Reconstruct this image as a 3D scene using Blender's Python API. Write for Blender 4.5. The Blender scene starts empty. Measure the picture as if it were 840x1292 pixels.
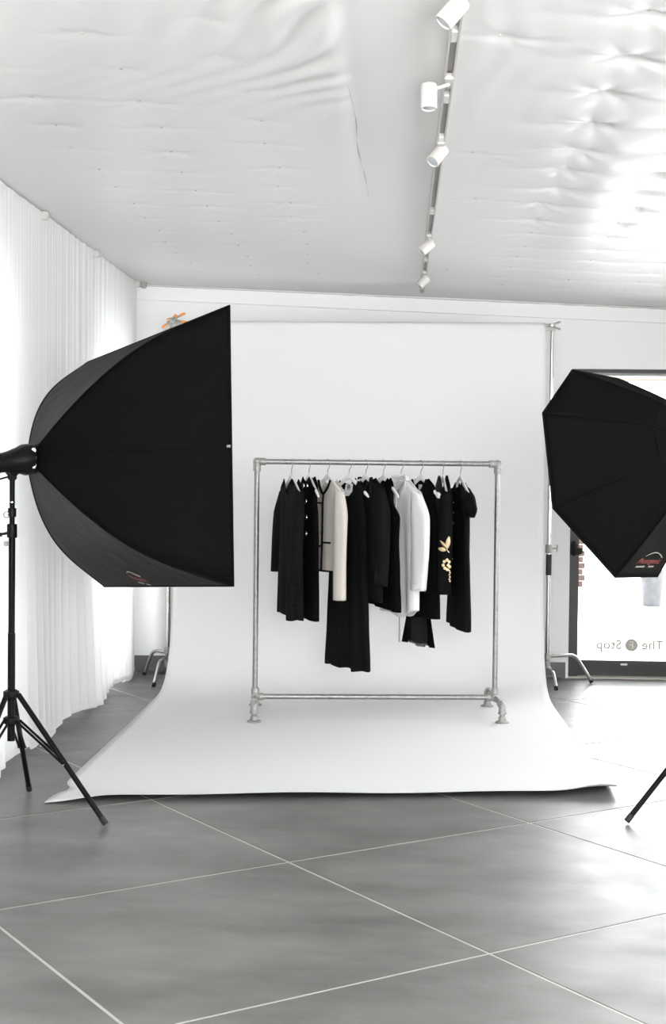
import bpy, bmesh, math, random
import numpy as np
from mathutils import Vector, Matrix
from math import sin, cos, pi, radians, sqrt

C = bpy.context.scene.collection
SC = bpy.context.scene
random.seed(4)

# ------------------------------------------------------------------ camera
FPX = 1780.0                                   # focal length in pixels of an 840 x 1292 frame
PSI, TH, PHI = radians(2.652), radians(1.478), radians(0.60)
EYE = Vector((0, 0, 1.5))
FW = Vector((-sin(PSI) * cos(TH), cos(PSI) * cos(TH), -sin(TH)))
R0 = FW.cross(Vector((0, 0, 1))).normalized()
U0 = R0.cross(FW)
RT = R0 * cos(PHI) + U0 * sin(PHI)
UP = U0 * cos(PHI) - R0 * sin(PHI)
cam_d = bpy.data.cameras.new('camera')
cam = bpy.data.objects.new('camera', cam_d)
C.objects.link(cam)
cam.matrix_world = Matrix(((RT.x, UP.x, -FW.x, EYE.x), (RT.y, UP.y, -FW.y, EYE.y), (RT.z, UP.z, -FW.z, EYE.z), (0, 0, 0, 1)))
cam_d.sensor_fit = 'VERTICAL'
cam_d.sensor_height = 36.0
cam_d.lens = FPX * 36.0 / 1292.0
cam_d.clip_start = 0.05
cam_d.clip_end = 300
SC.camera = cam

def atY(px, py, Y):
    d = FW + RT * ((px - 420) / FPX) + UP * ((646 - py) / FPX)
    return EYE + d * (Y / d.y)

# ------------------------------------------------------------------ world and lights
SC.view_settings.view_transform = 'Standard'
SC.view_settings.look = 'None'
SC.view_settings.gamma = 1.0
SC.view_settings.use_curve_mapping = False
SC.view_settings.exposure = -0.58
SC.cycles.max_bounces = 10
SC.cycles.diffuse_bounces = 6
SC.cycles.transparent_max_bounces = 16
SC.cycles.sample_clamp_indirect = 6.0
SC.cycles.caustics_reflective = False
SC.cycles.caustics_refractive = False
world = bpy.data.worlds.new('overcast')
SC.world = world
world.use_nodes = True
bg = world.node_tree.nodes['Background']
bg.inputs[0].default_value = (0.985, 0.992, 1.0, 1)
bg.inputs[1].default_value = 18.0

def area(name, loc, target, sx, sy, power, col=(1, 1, 1)):
    d = bpy.data.lights.new(name, 'AREA')
    d.shape = 'RECTANGLE'; d.size = sx; d.size_y = sy; d.energy = power; d.color = col
    o = bpy.data.objects.new(name, d); C.objects.link(o)
    o.location = loc
    o.rotation_euler = (Vector(target) - Vector(loc)).to_track_quat('-Z', 'Z').to_euler()
    return o
area('front_fill_light', (0.6, -2.8, 1.8), (0.4, 6, 1.75), 6.0, 1.9, 125, (1.0, 0.995, 0.985))  # added fill lamp behind the camera, standing in for window daylight
area('daylight_right_window', (4.40, 5.6, 1.65), (0, 5.6, 1.5), 3.9, 1.5, 20, (1.0, 0.995, 0.985))
area('ceiling_fill_light', (0.5, 0.2, 1.95), (0.4, 2.2, 2.9), 1.6, 1.6, 275, (1.0, 0.995, 0.985))  # unseen lamp added to throw fill light up at the ceiling

# ------------------------------------------------------------------ materials
def mat(name, col, rough=0.6, metal=0.0, spec=0.5, sheen=0.0, bump=None, var=None, coat=0.0):
    m = bpy.data.materials.new(name); m.use_nodes = True
    nt = m.node_tree; b = nt.nodes['Principled BSDF']
    b.inputs['Base Color'].default_value = (*col, 1)
    b.inputs['Roughness'].default_value = rough
    b.inputs['Metallic'].default_value = metal
    b.inputs['Specular IOR Level'].default_value = spec
    if sheen:
        b.inputs['Sheen Weight'].default_value = sheen
    if coat:
        b.inputs['Coat Weight'].default_value = coat
    tc = nt.nodes.new('ShaderNodeTexCoord')
    if var:                                     # (scale, colour 2, detail)
        n = nt.nodes.new('ShaderNodeTexNoise'); n.inputs['Scale'].default_value = var[0]
        n.inputs['Detail'].default_value = var[2]
        r = nt.nodes.new('ShaderNodeValToRGB')
        r.color_ramp.elements[0].position = 0.3; r.color_ramp.elements[1].position = 0.7
        r.color_ramp.elements[0].color = (*col, 1); r.color_ramp.elements[1].color = (*var[1], 1)
        nt.links.new(tc.outputs['Object'], n.inputs['Vector'])
        nt.links.new(n.outputs['Fac'], r.inputs['Fac'])
        nt.links.new(r.outputs['Color'], b.inputs['Base Color'])
    if bump:                                    # (kind, scale, strength, distance)
        if bump[0] == 'noise':
            t = nt.nodes.new('ShaderNodeTexNoise'); t.inputs['Scale'].default_value = bump[1]; t.inputs['Detail'].default_value = 4
        else:
            t = nt.nodes.new('ShaderNodeTexWave'); t.inputs['Scale'].default_value = bump[1]
            t.bands_direction = bump[0]; t.inputs['Distortion'].default_value = 1.0
        bp = nt.nodes.new('ShaderNodeBump'); bp.inputs['Strength'].default_value = bump[2]; bp.inputs['Distance'].default_value = bump[3]
        nt.links.new(tc.outputs['Object'], t.inputs['Vector'])
        nt.links.new(t.outputs['Fac'], bp.inputs['Height'])
        nt.links.new(bp.outputs['Normal'], b.inputs['Normal'])
    return m

M = {}
M['wall'] = mat('white_wall_paint', (0.91, 0.91, 0.903), 0.8, bump=('noise', 60, 0.05, 0.01))
M['trim'] = mat('white_trim_paint', (0.91, 0.91, 0.903), 0.5)
M['film'] = mat('white_plastic_ceiling_film', (0.92, 0.92, 0.915), 0.30, spec=0.5, bump=('noise', 9, 0.06, 0.02))
M['grout'] = mat('pale_grout', (0.46, 0.45, 0.43), 0.4, spec=0.8)
M['base_tile'] = mat('dark_baseboard_tile', (0.085, 0.085, 0.085), 0.45, var=(5, (0.12, 0.12, 0.12), 4))
M['paper'] = mat('white_backdrop_paper', (0.775, 0.775, 0.77), 0.85, spec=0.2, bump=('noise', 2.5, 0.06, 0.02))
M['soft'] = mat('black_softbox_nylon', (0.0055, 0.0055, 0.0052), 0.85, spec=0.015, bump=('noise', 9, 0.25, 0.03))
M['soft_lit'] = mat('black_softbox_nylon_lit', (0.012, 0.0115, 0.0107), 0.6, spec=0.045, bump=('noise', 6, 0.35, 0.04))  # same black nylon made paler: light on these panels put into the colour
M['pipe_black'] = mat('black_piping', (0.003, 0.003, 0.003), 0.8, spec=0.06)
M['diffuser'] = mat('white_diffuser_cloth', (0.8, 0.8, 0.8), 0.9)
M['silver'] = mat('silver_lining', (0.8, 0.81, 0.83), 0.25, metal=1.0)
M['black_metal'] = mat('black_painted_metal', (0.005, 0.005, 0.0055), 0.42, spec=0.09)
M['black_plastic'] = mat('black_plastic', (0.006, 0.006, 0.006), 0.45, spec=0.12)
M['rubber'] = mat('black_rubber', (0.01, 0.01, 0.01), 0.7)
M['galv'] = mat('galvanised_pipe', (0.25, 0.25, 0.247), 0.42, metal=0.75, var=(40, (0.34, 0.34, 0.335), 4))
M['cast'] = mat('galvanised_cast_fitting', (0.30, 0.30, 0.29), 0.55, metal=0.5, var=(60, (0.40, 0.40, 0.385), 4), bump=('noise', 120, 0.15, 0.01))
M['chrome'] = mat('chromed_steel', (0.72, 0.71, 0.69), 0.16, metal=1.0)
M['white_plastic'] = mat('white_plastic', (0.82, 0.82, 0.81), 0.4)
M['white_enamel'] = mat('white_enamel', (0.63, 0.61, 0.588), 0.5, spec=0.3)
M['lens'] = mat('lamp_lens', (0.45, 0.48, 0.52), 0.12)
M['slot'] = mat('track_slot', (0.50, 0.50, 0.49), 0.5, metal=0.1)
M['orange'] = mat('orange_clamp_plastic', (0.80, 0.24, 0.03), 0.4)
M['yellow'] = mat('yellow_tape', (0.65, 0.42, 0.05), 0.5)
M['bronze'] = mat('dark_bronze_aluminium', (0.022, 0.021, 0.020), 0.4, spec=0.4)
M['sill'] = mat('pale_threshold', (0.5, 0.48, 0.44), 0.5)
M['knit'] = mat('black_ribbed_knit', (0.011, 0.011, 0.0115), 0.95, spec=0.06, bump=('Z', 55, 0.9, 0.006))
M['black_cloth'] = mat('black_dress_cloth', (0.0045, 0.0045, 0.005), 0.9, spec=0.06, bump=('noise', 90, 0.2, 0.004))
M['black_crepe'] = mat('black_crepe_cloth', (0.0032, 0.0032, 0.0032), 0.95, spec=0.05, bump=('noise', 140, 0.2, 0.003))
M['black_wool'] = mat('black_suiting_wool', (0.0068, 0.007, 0.0072), 0.95, spec=0.06, bump=('noise', 200, 0.2, 0.003))
M['lining'] = mat('black_lining', (0.011, 0.012, 0.011), 0.55, spec=0.25)
M['cream'] = mat('cream_knit', (0.60, 0.56, 0.51), 0.9, spec=0.1, bump=('Z', 90, 0.25, 0.003))
M['white_cotton'] = mat('white_cotton', (0.76, 0.76, 0.775), 0.85, spec=0.15, bump=('noise', 25, 0.12, 0.01))
M['gold'] = mat('gold_thread', (0.70, 0.55, 0.33), 0.45, metal=0.3)
M['button_tan'] = mat('tan_button', (0.35, 0.24, 0.12), 0.4)
M['metal_eye'] = mat('nickel_eyelet', (0.8, 0.79, 0.76), 0.2, metal=1.0)
M['print_red'] = mat('dull_red_print', (0.36, 0.085, 0.075), 0.6)
M['print_grey'] = mat('grey_print', (0.36, 0.34, 0.32), 0.6)
M['vinyl'] = mat('pale_vinyl_lettering', (0.50, 0.465, 0.41), 0.6)
M['pavement'] = mat('pale_pavement', (0.62, 0.61, 0.60), 0.9, var=(2, (0.70, 0.69, 0.68), 4))
M['stucco'] = mat('beige_stucco', (0.13, 0.11, 0.09), 0.9, var=(3, (0.145, 0.125, 0.105), 3))
M['pot'] = mat('weathered_zinc_pot', (0.040, 0.042, 0.046), 0.6, var=(14, (0.07, 0.073, 0.078), 5))
M['brick'] = mat('brown_brick', (0.022, 0.009, 0.006), 0.8, var=(20, (0.035, 0.016, 0.011), 4))
M['soil'] = mat('dark_soil', (0.05, 0.04, 0.03), 0.9)
M['leaf'] = mat('green_leaf', (0.10, 0.18, 0.06), 0.6)

def tile_material():
    m = mat('grey_concrete_look_tile', (0.14, 0.137, 0.13), 0.3, spec=0.8)
    nt = m.node_tree; b = nt.nodes['Principled BSDF']; L = nt.links
    geo = nt.nodes.new('ShaderNodeNewGeometry'); info = nt.nodes.new('ShaderNodeObjectInfo')
    mp = nt.nodes.new('ShaderNodeMapping'); mp.inputs['Scale'].default_value = (1.0, 2.1, 1.0); mp.inputs['Rotation'].default_value = (0, 0, radians(10))
    L.new(geo.outputs['Position'], mp.inputs['Vector'])
    n = nt.nodes.new('ShaderNodeTexNoise'); n.inputs['Scale'].default_value = 1.5; n.inputs['Detail'].default_value = 9; n.inputs['Roughness'].default_value = 0.62
    L.new(mp.outputs['Vector'], n.inputs['Vector'])
    r = nt.nodes.new('ShaderNodeValToRGB')
    r.color_ramp.elements[0].position = 0.32; r.color_ramp.elements[1].position = 0.70
    r.color_ramp.elements[0].color = (0.066, 0.065, 0.062, 1); r.color_ramp.elements[1].color = (0.165, 0.163, 0.157, 1)
    L.new(n.outputs['Fac'], r.inputs['Fac'])
    mx = nt.nodes.new('ShaderNodeMix'); mx.data_type = 'RGBA'; mx.blend_type = 'MULTIPLY'; mx.inputs['Factor'].default_value = 1
    mr = nt.nodes.new('ShaderNodeMapRange'); mr.inputs['To Min'].default_value = 0.9; mr.inputs['To Max'].default_value = 1.08
    L.new(info.outputs['Random'], mr.inputs['Value'])
    cb = nt.nodes.new('ShaderNodeCombineColor')
    for i in range(3): L.new(mr.outputs['Result'], cb.inputs[i])
    L.new(r.outputs['Color'], mx.inputs['A']); L.new(cb.outputs['Color'], mx.inputs['B'])
    L.new(mx.outputs['Result'], b.inputs['Base Color'])
    n2 = nt.nodes.new('ShaderNodeTexNoise'); n2.inputs['Scale'].default_value = 5; n2.inputs['Detail'].default_value = 6
    L.new(geo.outputs['Position'], n2.inputs['Vector'])
    m2 = nt.nodes.new('ShaderNodeMapRange'); m2.inputs['To Min'].default_value = 0.30; m2.inputs['To Max'].default_value = 0.50
    L.new(n2.outputs['Fac'], m2.inputs['Value']); L.new(m2.outputs['Result'], b.inputs['Roughness'])
    return m
M['tile'] = tile_material()

def sheer(name, col, transp, transl):
    m = bpy.data.materials.new(name); m.use_nodes = True
    nt = m.node_tree; nt.nodes.remove(nt.nodes['Principled BSDF']); out = nt.nodes['Material Output']
    d = nt.nodes.new('ShaderNodeBsdfDiffuse'); d.inputs[0].default_value = (*col, 1)
    t = nt.nodes.new('ShaderNodeBsdfTranslucent'); t.inputs[0].default_value = (*col, 1)
    p = nt.nodes.new('ShaderNodeBsdfTransparent')
    a = nt.nodes.new('ShaderNodeMixShader'); a.inputs[0].default_value = transl
    c = nt.nodes.new('ShaderNodeMixShader'); c.inputs[0].default_value = transp
    nt.links.new(d.outputs[0], a.inputs[1]); nt.links.new(t.outputs[0], a.inputs[2])
    nt.links.new(a.outputs[0], c.inputs[1]); nt.links.new(p.outputs[0], c.inputs[2]); nt.links.new(c.outputs[0], out.inputs[0])
    return m
M['curtain'] = sheer('sheer_white_voile', (0.86, 0.86, 0.86), 0.05, 0.30)
M['chiffon'] = sheer('sheer_black_chiffon', (0.008, 0.008, 0.009), 0.12, 0.2)
def glass_mat():
    m = bpy.data.materials.new('clear_glass'); m.use_nodes = True
    nt = m.node_tree; nt.nodes.remove(nt.nodes['Principled BSDF']); out = nt.nodes['Material Output']
    p = nt.nodes.new('ShaderNodeBsdfTransparent'); p.inputs[0].default_value = (0.96, 0.97, 0.97, 1)
    g = nt.nodes.new('ShaderNodeBsdfGlossy'); g.inputs['Roughness'].default_value = 0.02
    f = nt.nodes.new('ShaderNodeFresnel'); f.inputs['IOR'].default_value = 1.2
    a = nt.nodes.new('ShaderNodeMixShader')
    nt.links.new(f.outputs[0], a.inputs[0]); nt.links.new(p.outputs[0], a.inputs[1]); nt.links.new(g.outputs[0], a.inputs[2]); nt.links.new(a.outputs[0], out.inputs[0])
    return m
M['glass'] = glass_mat()

# ------------------------------------------------------------------ mesh helpers
class MB:
    def __init__(s): s.v = []; s.f = []
    def add(s, vs, fs):
        b = len(s.v); s.v += [tuple(p) for p in vs]; s.f += [tuple(i + b for i in q) for q in fs]; return s
    def box(s, c, d, rot=None, bev=0.0):
        bm = bmesh.new(); bmesh.ops.create_cube(bm, size=1)
        bmesh.ops.scale(bm, vec=d, verts=bm.verts)
        if bev: bmesh.ops.bevel(bm, geom=list(bm.edges), offset=bev, segments=2, affect='EDGES', clamp_overlap=True)
        if rot is not None: bmesh.ops.transform(bm, matrix=rot.to_4x4(), verts=bm.verts)
        bmesh.ops.translate(bm, vec=c, verts=bm.verts)
        bm.verts.index_update()
        s.add([v.co[:] for v in bm.verts], [[v.index for v in f.verts] for f in bm.faces]); bm.free(); return s
    def tube(s, pts, r, n=12, caps=True, closed=False):
        pts = [Vector(p) for p in pts]; rs = r if isinstance(r, (list, tuple)) else [r] * len(pts)
        m = len(pts); vs = []; up = None
        for i in range(m):
            a = pts[(i - 1) % m] if (closed or i > 0) else pts[i]; b = pts[(i + 1) % m] if (closed or i < m - 1) else pts[i]
            t = (b - a).normalized()
            if up is None:
                up = t.orthogonal().normalized()
            up = (up - t * up.dot(t)).normalized(); w = t.cross(up)
            for k in range(n):
                q = 2 * pi * k / n
                vs.append(pts[i] + (up * cos(q) + w * sin(q)) * rs[i])
        fs = []
        for i in range(m if closed else m - 1):
            j = (i + 1) % m
            for k in range(n):
                l = (k + 1) % n
                fs.append((i * n + k, i * n + l, j * n + l, j * n + k))
        if caps and not closed:
            fs.append(tuple(range(n))[::-1]); fs.append(tuple(range((m - 1) * n, m * n)))
        return s.add(vs, fs)
    def lathe(s, prof, o, axis=(0, 0, 1), n=20):
        """prof: (radius, height along axis) from the origin o"""
        ax = Vector(axis).normalized(); o = Vector(o); e = ax.orthogonal().normalized(); w = ax.cross(e)
        vs = []; fs = []
        for r, h in prof:
            for k in range(n):
                q = 2 * pi * k / n; vs.append(o + ax * h + (e * cos(q) + w * sin(q)) * max(r, 1e-5))
        for i in range(len(prof) - 1):
            for k in range(n):
                l = (k + 1) % n; fs.append((i * n + k, i * n + l, (i + 1) * n + l, (i + 1) * n + k))
        fs.append(tuple(range(n))[::-1]); fs.append(tuple(range((len(prof) - 1) * n, len(prof) * n)))
        return s.add(vs, fs)
    def grid(s, rows, close_u=False):
        nr = len(rows); nc = len(rows[0]); vs = [p for r in rows for p in r]; fs = []
        for i in range(nr - 1):
            for k in range(nc if close_u else nc - 1):
                l = (k + 1) % nc; fs.append((i * nc + k, i * nc + l, (i + 1) * nc + l, (i + 1) * nc + k))
        return s.add(vs, fs)
    def build(s, name, m, parent=None, smooth=True, solid=0.0, auto=True):
        o0 = WORLD.get(parent.name, Vector()) if parent else Vector()
        me = bpy.data.meshes.new(name); me.from_pydata([Vector(p) - o0 for p in s.v], [], s.f)
        bm = bmesh.new(); bm.from_mesh(me); bmesh.ops.remove_doubles(bm, verts=bm.verts, dist=1e-6)
        bmesh.ops.recalc_face_normals(bm, faces=bm.faces); bm.to_mesh(me); bm.free()
        me.materials.append(m if not isinstance(m, str) else M[m])
        if smooth:
            me.polygons.foreach_set('use_smooth', [True] * len(me.polygons))
            if auto: me.set_sharp_from_angle(angle=radians(38))
        o = bpy.data.objects.new(name, me); C.objects.link(o)
        if parent: o.parent = parent; WORLD[o.name] = o0
        if solid:
            md = o.modifiers.new('cloth_thickness', 'SOLIDIFY'); md.thickness = solid; md.offset = 0
        return o
WORLD = {}                                      # base point of each thing, so parts can be drawn in room coordinates
def thing(name, label, cat, loc=(0, 0, 0), group=None):
    o = bpy.data.objects.new(name, None); C.objects.link(o); o.location = loc; o.empty_display_size = 0.1
    WORLD[o.name] = Vector(loc); return tag(o, label, cat, group)
def tag(o, label, cat, group=None):
    o['label'] = label; o['category'] = cat
    if group: o['group'] = group
    return o
def struct(o): o['kind'] = 'structure'; return o
def kids(o): return list(o.children)
def copy_tree(o, parent=None):
    c = o.copy(); C.objects.link(c)
    if parent: c.parent = parent
    for ch in kids(o): copy_tree(ch, c)
    return c
def spline(pts, n):
    """Catmull-Rom through points of any dimension"""
    P = [np.array(p, float) for p in pts]; P = [2 * P[0] - P[1]] + P + [2 * P[-1] - P[-2]]
    out = []; segs = len(P) - 3
    for i in range(n):
        x = i / (n - 1) * segs; k = min(int(x), segs - 1); t = x - k
        a, b, c, d = P[k:k + 4]
        out.append(0.5 * (2 * b + (c - a) * t + (2 * a - 5 * b + 4 * c - d) * t * t + (3 * b - a - 3 * c + d) * t ** 3))
    return out
def rotm(axis_to, up=(0, 0, 1)):
    """matrix whose z axis points along axis_to"""
    z = Vector(axis_to).normalized(); x = Vector(up).cross(z)
    x = z.orthogonal().normalized() if x.length < 1e-4 else x.normalized(); y = z.cross(x)
    return Matrix((x, y, z)).transposed()
def text_mesh(body, size, shear=0.0, depth=0.0, bold=0.0):
    """outline of a word as flat verts and faces (unit: metres), origin at its centre"""
    cu = bpy.data.curves.new('word', 'FONT'); cu.body = body; cu.size = size; cu.shear = shear; cu.align_x = 'CENTER'; cu.align_y = 'CENTER'; cu.extrude = depth; cu.offset = bold; cu.space_character = 1.06
    cu.resolution_u = 3
    o = bpy.data.objects.new('word', cu); C.objects.link(o)
    dg = bpy.context.evaluated_depsgraph_get(); me = bpy.data.meshes.new_from_object(o.evaluated_get(dg))
    vs = [v.co.copy() for v in me.vertices]; fs = [tuple(p.vertices) for p in me.polygons]
    bpy.data.objects.remove(o); bpy.data.curves.remove(cu); bpy.data.meshes.remove(me)
    return vs, fs

# ------------------------------------------------------------------ room shell
XL, XR, YF, YB = -2.3, 4.1, -3.0, 10.62
def zc(x): return 2.852 - 0.040 * x             # the ceiling falls slightly to the right

# floor: grout bed with one object per tile, laid on the diagonal
fl = struct(MB().box(((XL + XR) / 2, (YF + YB) / 2, -0.052), (XR - XL + 0.6, YB - YF + 0.6, 0.1)).build('floor', 'grout', smooth=False))
def clip(poly, axis, lim, sign):
    out = []
    for i in range(len(poly)):
        a, b = poly[i], poly[(i + 1) % len(poly)]; da, db = sign * (lim - a[axis]), sign * (lim - b[axis])
        if da >= 0: out.append(a)
        if da * db < 0:
            t = da / (da - db); out.append(tuple(a[k] + (b[k] - a[k]) * t for k in (0, 1)))
    return out
TS, TA = 1.222, radians(35.6)
ex, ey = (cos(TA), sin(TA)), (-sin(TA), cos(TA))
shared_tile = {}
for i in range(-9, 10):
    for j in range(-9, 10):
        ox = 0.303 + (i * ex[0] + j * ey[0]) * TS; oy = 4.428 + (i * ex[1] + j * ey[1]) * TS
        g = 0.006
        q = [(ox + a * ex[0] + b * ey[0], oy + a * ex[1] + b * ey[1]) for a, b in ((g, g), (TS - g, g), (TS - g, TS - g), (g, TS - g))]
        p = q
        for ax, lim, sg in ((0, XR, 1), (0, XL, -1), (1, YB, 1), (1, YF, -1)):
            if p: p = clip(p, ax, lim, sg)
        if len(p) < 3 or oy + TS * 1.2 < -0.5: continue
        n = len(p)
        if p == q and 'me' in shared_tile:
            t = bpy.data.objects.new('tile', shared_tile['me']); C.objects.link(t); t.location = (ox, oy, 0); t.parent = fl
            continue
        o = (ox, oy) if p == q else (0, 0)
        ctr = (sum(a[0] for a in p) / n, sum(a[1] for a in p) / n)
        def shrink(a, d): 
            v = Vector((ctr[0] - a[0], ctr[1] - a[1])); v = v.normalized() * d; return (a[0] + v.x, a[1] + v.y)
        mb = MB(); top = [shrink(a, 0.002) for a in p]
        mb.add([(a[0] - o[0], a[1] - o[1], 0) for a in top] + [(a[0] - o[0], a[1] - o[1], -0.0008) for a in p] + [(a[0] - o[0], a[1] - o[1], -0.006) for a in p],
               [tuple(range(n))] + [(k, (k + 1) % n, n + (k + 1) % n, n + k) for k in range(n)] + [(n + k, n + (k + 1) % n, 2 * n + (k + 1) % n, 2 * n + k) for k in range(n)])
        t = mb.build('tile', 'tile', fl, smooth=False)
        if p == q: shared_tile['me'] = t.data; t.location = (ox, oy, 0)

# ceiling: white plastic film pinned up in rows, sagging and creased between the pins
pins = []
rng = random.Random(7)
PITCH, PY0 = 0.41, 4.09
for col, x in enumerate((-1.42, -1.0, -0.58, 0.69, 1.12, 1.55, 1.98, 2.4)):
    for k in range(-6, 16):
        y = PY0 + k * PITCH + (0.21 if x == -0.58 else 0)
        if 1.4 < y < 10.2:
            pins.append((x + rng.uniform(-0.03, 0.03), y + rng.uniform(-0.02, 0.02), (1.0 if x < 1 else 0.7) if x > 0 else rng.uniform(0.25, 0.6)))
for y in (4.35, 5.9, 6.9, 8.1, 9.2): pins.append((0.33 + rng.uniform(-.05, .05), y, 0.5))
nx, ny = 300, 640
xs = np.linspace(XL, XR, nx); ys = np.linspace(YF, YB, ny)
Xg, Yg = np.meshgrid(xs, ys)
Hh = np.zeros_like(Xg)
near = np.clip((9.2 - Yg) / 3.5, 0.10, 1)
right = 1 / (1 + np.exp(-(Xg - 0.62) * 9))
yw = Yg + 0.03 * np.sin(2.1 * Xg + 0.7 * Yg)
Hh -= 0.026 * right * near * np.abs(np.sin(pi * (yw - PY0) / PITCH)) ** 0.8 * (0.65 + 0.35 * np.sin(2.3 * Xg + 1.1 * Yg))
Hh -= 0.012 * right * near * (0.5 + 0.5 * np.sin(2 * pi * (Xg - 0.69) / 0.43 - pi / 2))
Hh -= 0.004 * np.clip(near, 0.3, 1) * (np.sin(2.9 * Xg + 1.3 * Yg) + np.sin(1.7 * Yg - 2.2 * Xg))
for (px_, py_, w) in pins:
    dx, dy = Xg - px_, Yg - py_; r2 = dx * dx + dy * dy
    nr_ = 1.0 if py_ < 7.6 else 0.5
    Hh += w * nr_ * 0.013 * np.exp(-r2 / 0.0030)
    ang = np.arctan2(dy, dx); Hh += w * nr_ * 0.0050 * np.cos(8 * ang + px_ * 9 + py_ * 5) * np.exp(-r2 / 0.022) * np.clip(r2 / 0.002, 0, 1)
    Hh += w * nr_ * 0.008 * np.exp(-(dy / 0.03) ** 2) * np.exp(-np.abs(dx - 0.03) / 0.14)
# gathered creases running into the seam left of the lighting track
seam_x = -0.18
dxs = Xg - seam_x
cre = np.exp(-((Yg - 4.3) / 1.0) ** 2) * np.clip(-dxs / 0.1, 0, 1) * np.exp(-np.clip(-dxs, 0, 9) / 0.38) * (dxs < 0)
Hh += 0.020 * cre * np.sin((Yg * 1.0 + dxs * 1.5) * 26 + 3 * np.sin(Yg * 5))
Hh += 0.006 * np.exp(-(dxs / 0.03) ** 2) * np.exp(-((Yg - 4.6) / 2.0) ** 2) - 0.006 * np.exp(-((dxs + 0.05) / 0.04) ** 2) * np.exp(-((Yg - 4.2) / 1.2) ** 2)
wr = np.exp(-((Yg - 4.4) / 1.2) ** 2) * np.exp(-((Xg - 0.36) / 0.25) ** 2)
Hh += 0.0012 * wr * np.sin(Xg * 55 + 3 * np.sin(4 * Yg))
Zg = zc(Xg) + Hh
mb = MB(); mb.grid([[(float(Xg[i, k]), float(Yg[i, k]), float(Zg[i, k])) for k in range(nx)] for i in range(ny)])
ceil = struct(mb.build('ceiling', 'film', auto=False))
MB().box(((XL + XR) / 2, (YF + YB) / 2, 3.1), (XR - XL + 0.6, YB - YF + 0.6, 0.1)).build('roof_deck', 'wall', ceil, smooth=False)
pin0 = None
for (px_, py_, w) in pins:
    if not (3.4 < py_ < 9.9 and -1.8 < px_ < 2.2): continue
    if pin0 is None:
        pin0 = MB().lathe([(0.0055, 0.0), (0.005, -0.002), (0.002, -0.003)], (0, 0, 0), n=8).build('fastener', 'white_enamel', ceil); f = pin0
    else:
        f = bpy.data.objects.new('fastener', pin0.data); C.objects.link(f); f.parent = ceil
    iy = int(round((py_ - YF) / (YB - YF) * (ny - 1))); ix = int(round((px_ - XL) / (XR - XL) * (nx - 1)))
    f.location = (px_, py_, float(Zg[iy, ix]) - 0.0005)
# split in the film along the seam
sp = spline([(seam_x - 0.012, 4.95), (seam_x + 0.0, 5.4), (seam_x - 0.006, 5.9), (seam_x + 0.01, 6.4), (seam_x + 0.02, 6.95)], 30)
def zfilm(x, y):
    iy = min(ny - 1, max(0, (y - YF) / (YB - YF) * (ny - 1))); ix = (x - XL) / (XR - XL) * (nx - 1)
    i0, k0 = min(int(iy), ny - 2), min(int(ix), nx - 2); a, b = iy - i0, ix - k0
    return float(Zg[i0, k0] * (1 - a) * (1 - b) + Zg[i0 + 1, k0] * a * (1 - b) + Zg[i0, k0 + 1] * (1 - a) * b + Zg[i0 + 1, k0 + 1] * a * b)
rows = []
for i, p in enumerate(sp):
    w = 0.0022 * sin(pi * i / 29) * max(0.0, 0.5 + 0.6 * sin(i * 0.9)) + 0.0004
    rows.append([(p[0] - w, p[1], zfilm(p[0] - w, p[1]) - 0.002), (p[0] + w, p[1], zfilm(p[0] + w, p[1]) - 0.002)])
MB().grid(rows).build('seam_split', 'slot', ceil)

# walls; back wall leaves the opening of the glass door, side walls the window openings
DX0, DX1, DZ = 1.285, 3.35, 2.315
WT = 0.2
mb = MB()
mb.box(((XL - 0.3 + DX0) / 2, YB + WT / 2, 1.5), (DX0 - XL + 0.3, WT, 3.0))
mb.box(((DX0 + DX1) / 2, YB + WT / 2, (DZ + 3.0) / 2), (DX1 - DX0, WT, 3.0 - DZ))
mb.box(((DX1 + XR + 0.3) / 2, YB + WT / 2, 1.5), (XR + 0.3 - DX1, WT, 3.0))
struct(mb.build('wall_back', 'wall', smooth=False))
def side_wall(name, x, sgn, wins):
    mb = MB(); y = YF - 0.2
    for (y0, y1, z0, z1) in wins:
        mb.box((x + sgn * 0.1, (y + y0) / 2, 1.5), (0.2, y0 - y, 3.0))
        mb.box((x + sgn * 0.1, (y0 + y1) / 2, z0 / 2), (0.2, y1 - y0, z0)); mb.box((x + sgn * 0.1, (y0 + y1) / 2, (z1 + 3.0) / 2), (0.2, y1 - y0, 3.0 - z1)); y = y1
    mb.box((x + sgn * 0.1, (y + YB) / 2, 1.5), (0.2, YB - y, 3.0))
    return struct(mb.build(name, 'wall', smooth=False))
WL = [(6.22, 7.08, 0.15, 2.42), (9.08, 10.28, 0.15, 2.42)]
WR = [(3.6, 7.6, 0.9, 2.4)]
side_wall('wall_left', XL, -1, WL)
side_wall('wall_right', XR, 1, WR)
mb = MB()                                        # wall behind the camera, with its shop window
mb.box(((XL + XR) / 2, YF - 0.1, 0.55), (XR - XL + 0.4, 0.2, 1.1)); mb.box(((XL + XR) / 2, YF - 0.1, 2.7), (XR - XL + 0.4, 0.2, 0.6))
mb.box((XL - 0.1 + 0.05, YF - 0.1, 1.5), (0.3, 0.2, 3.0)); mb.box((XR + 0.05, YF - 0.1, 1.5), (0.3, 0.2, 3.0))
struct(mb.build('wall_front', 'wall', smooth=False))
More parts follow.
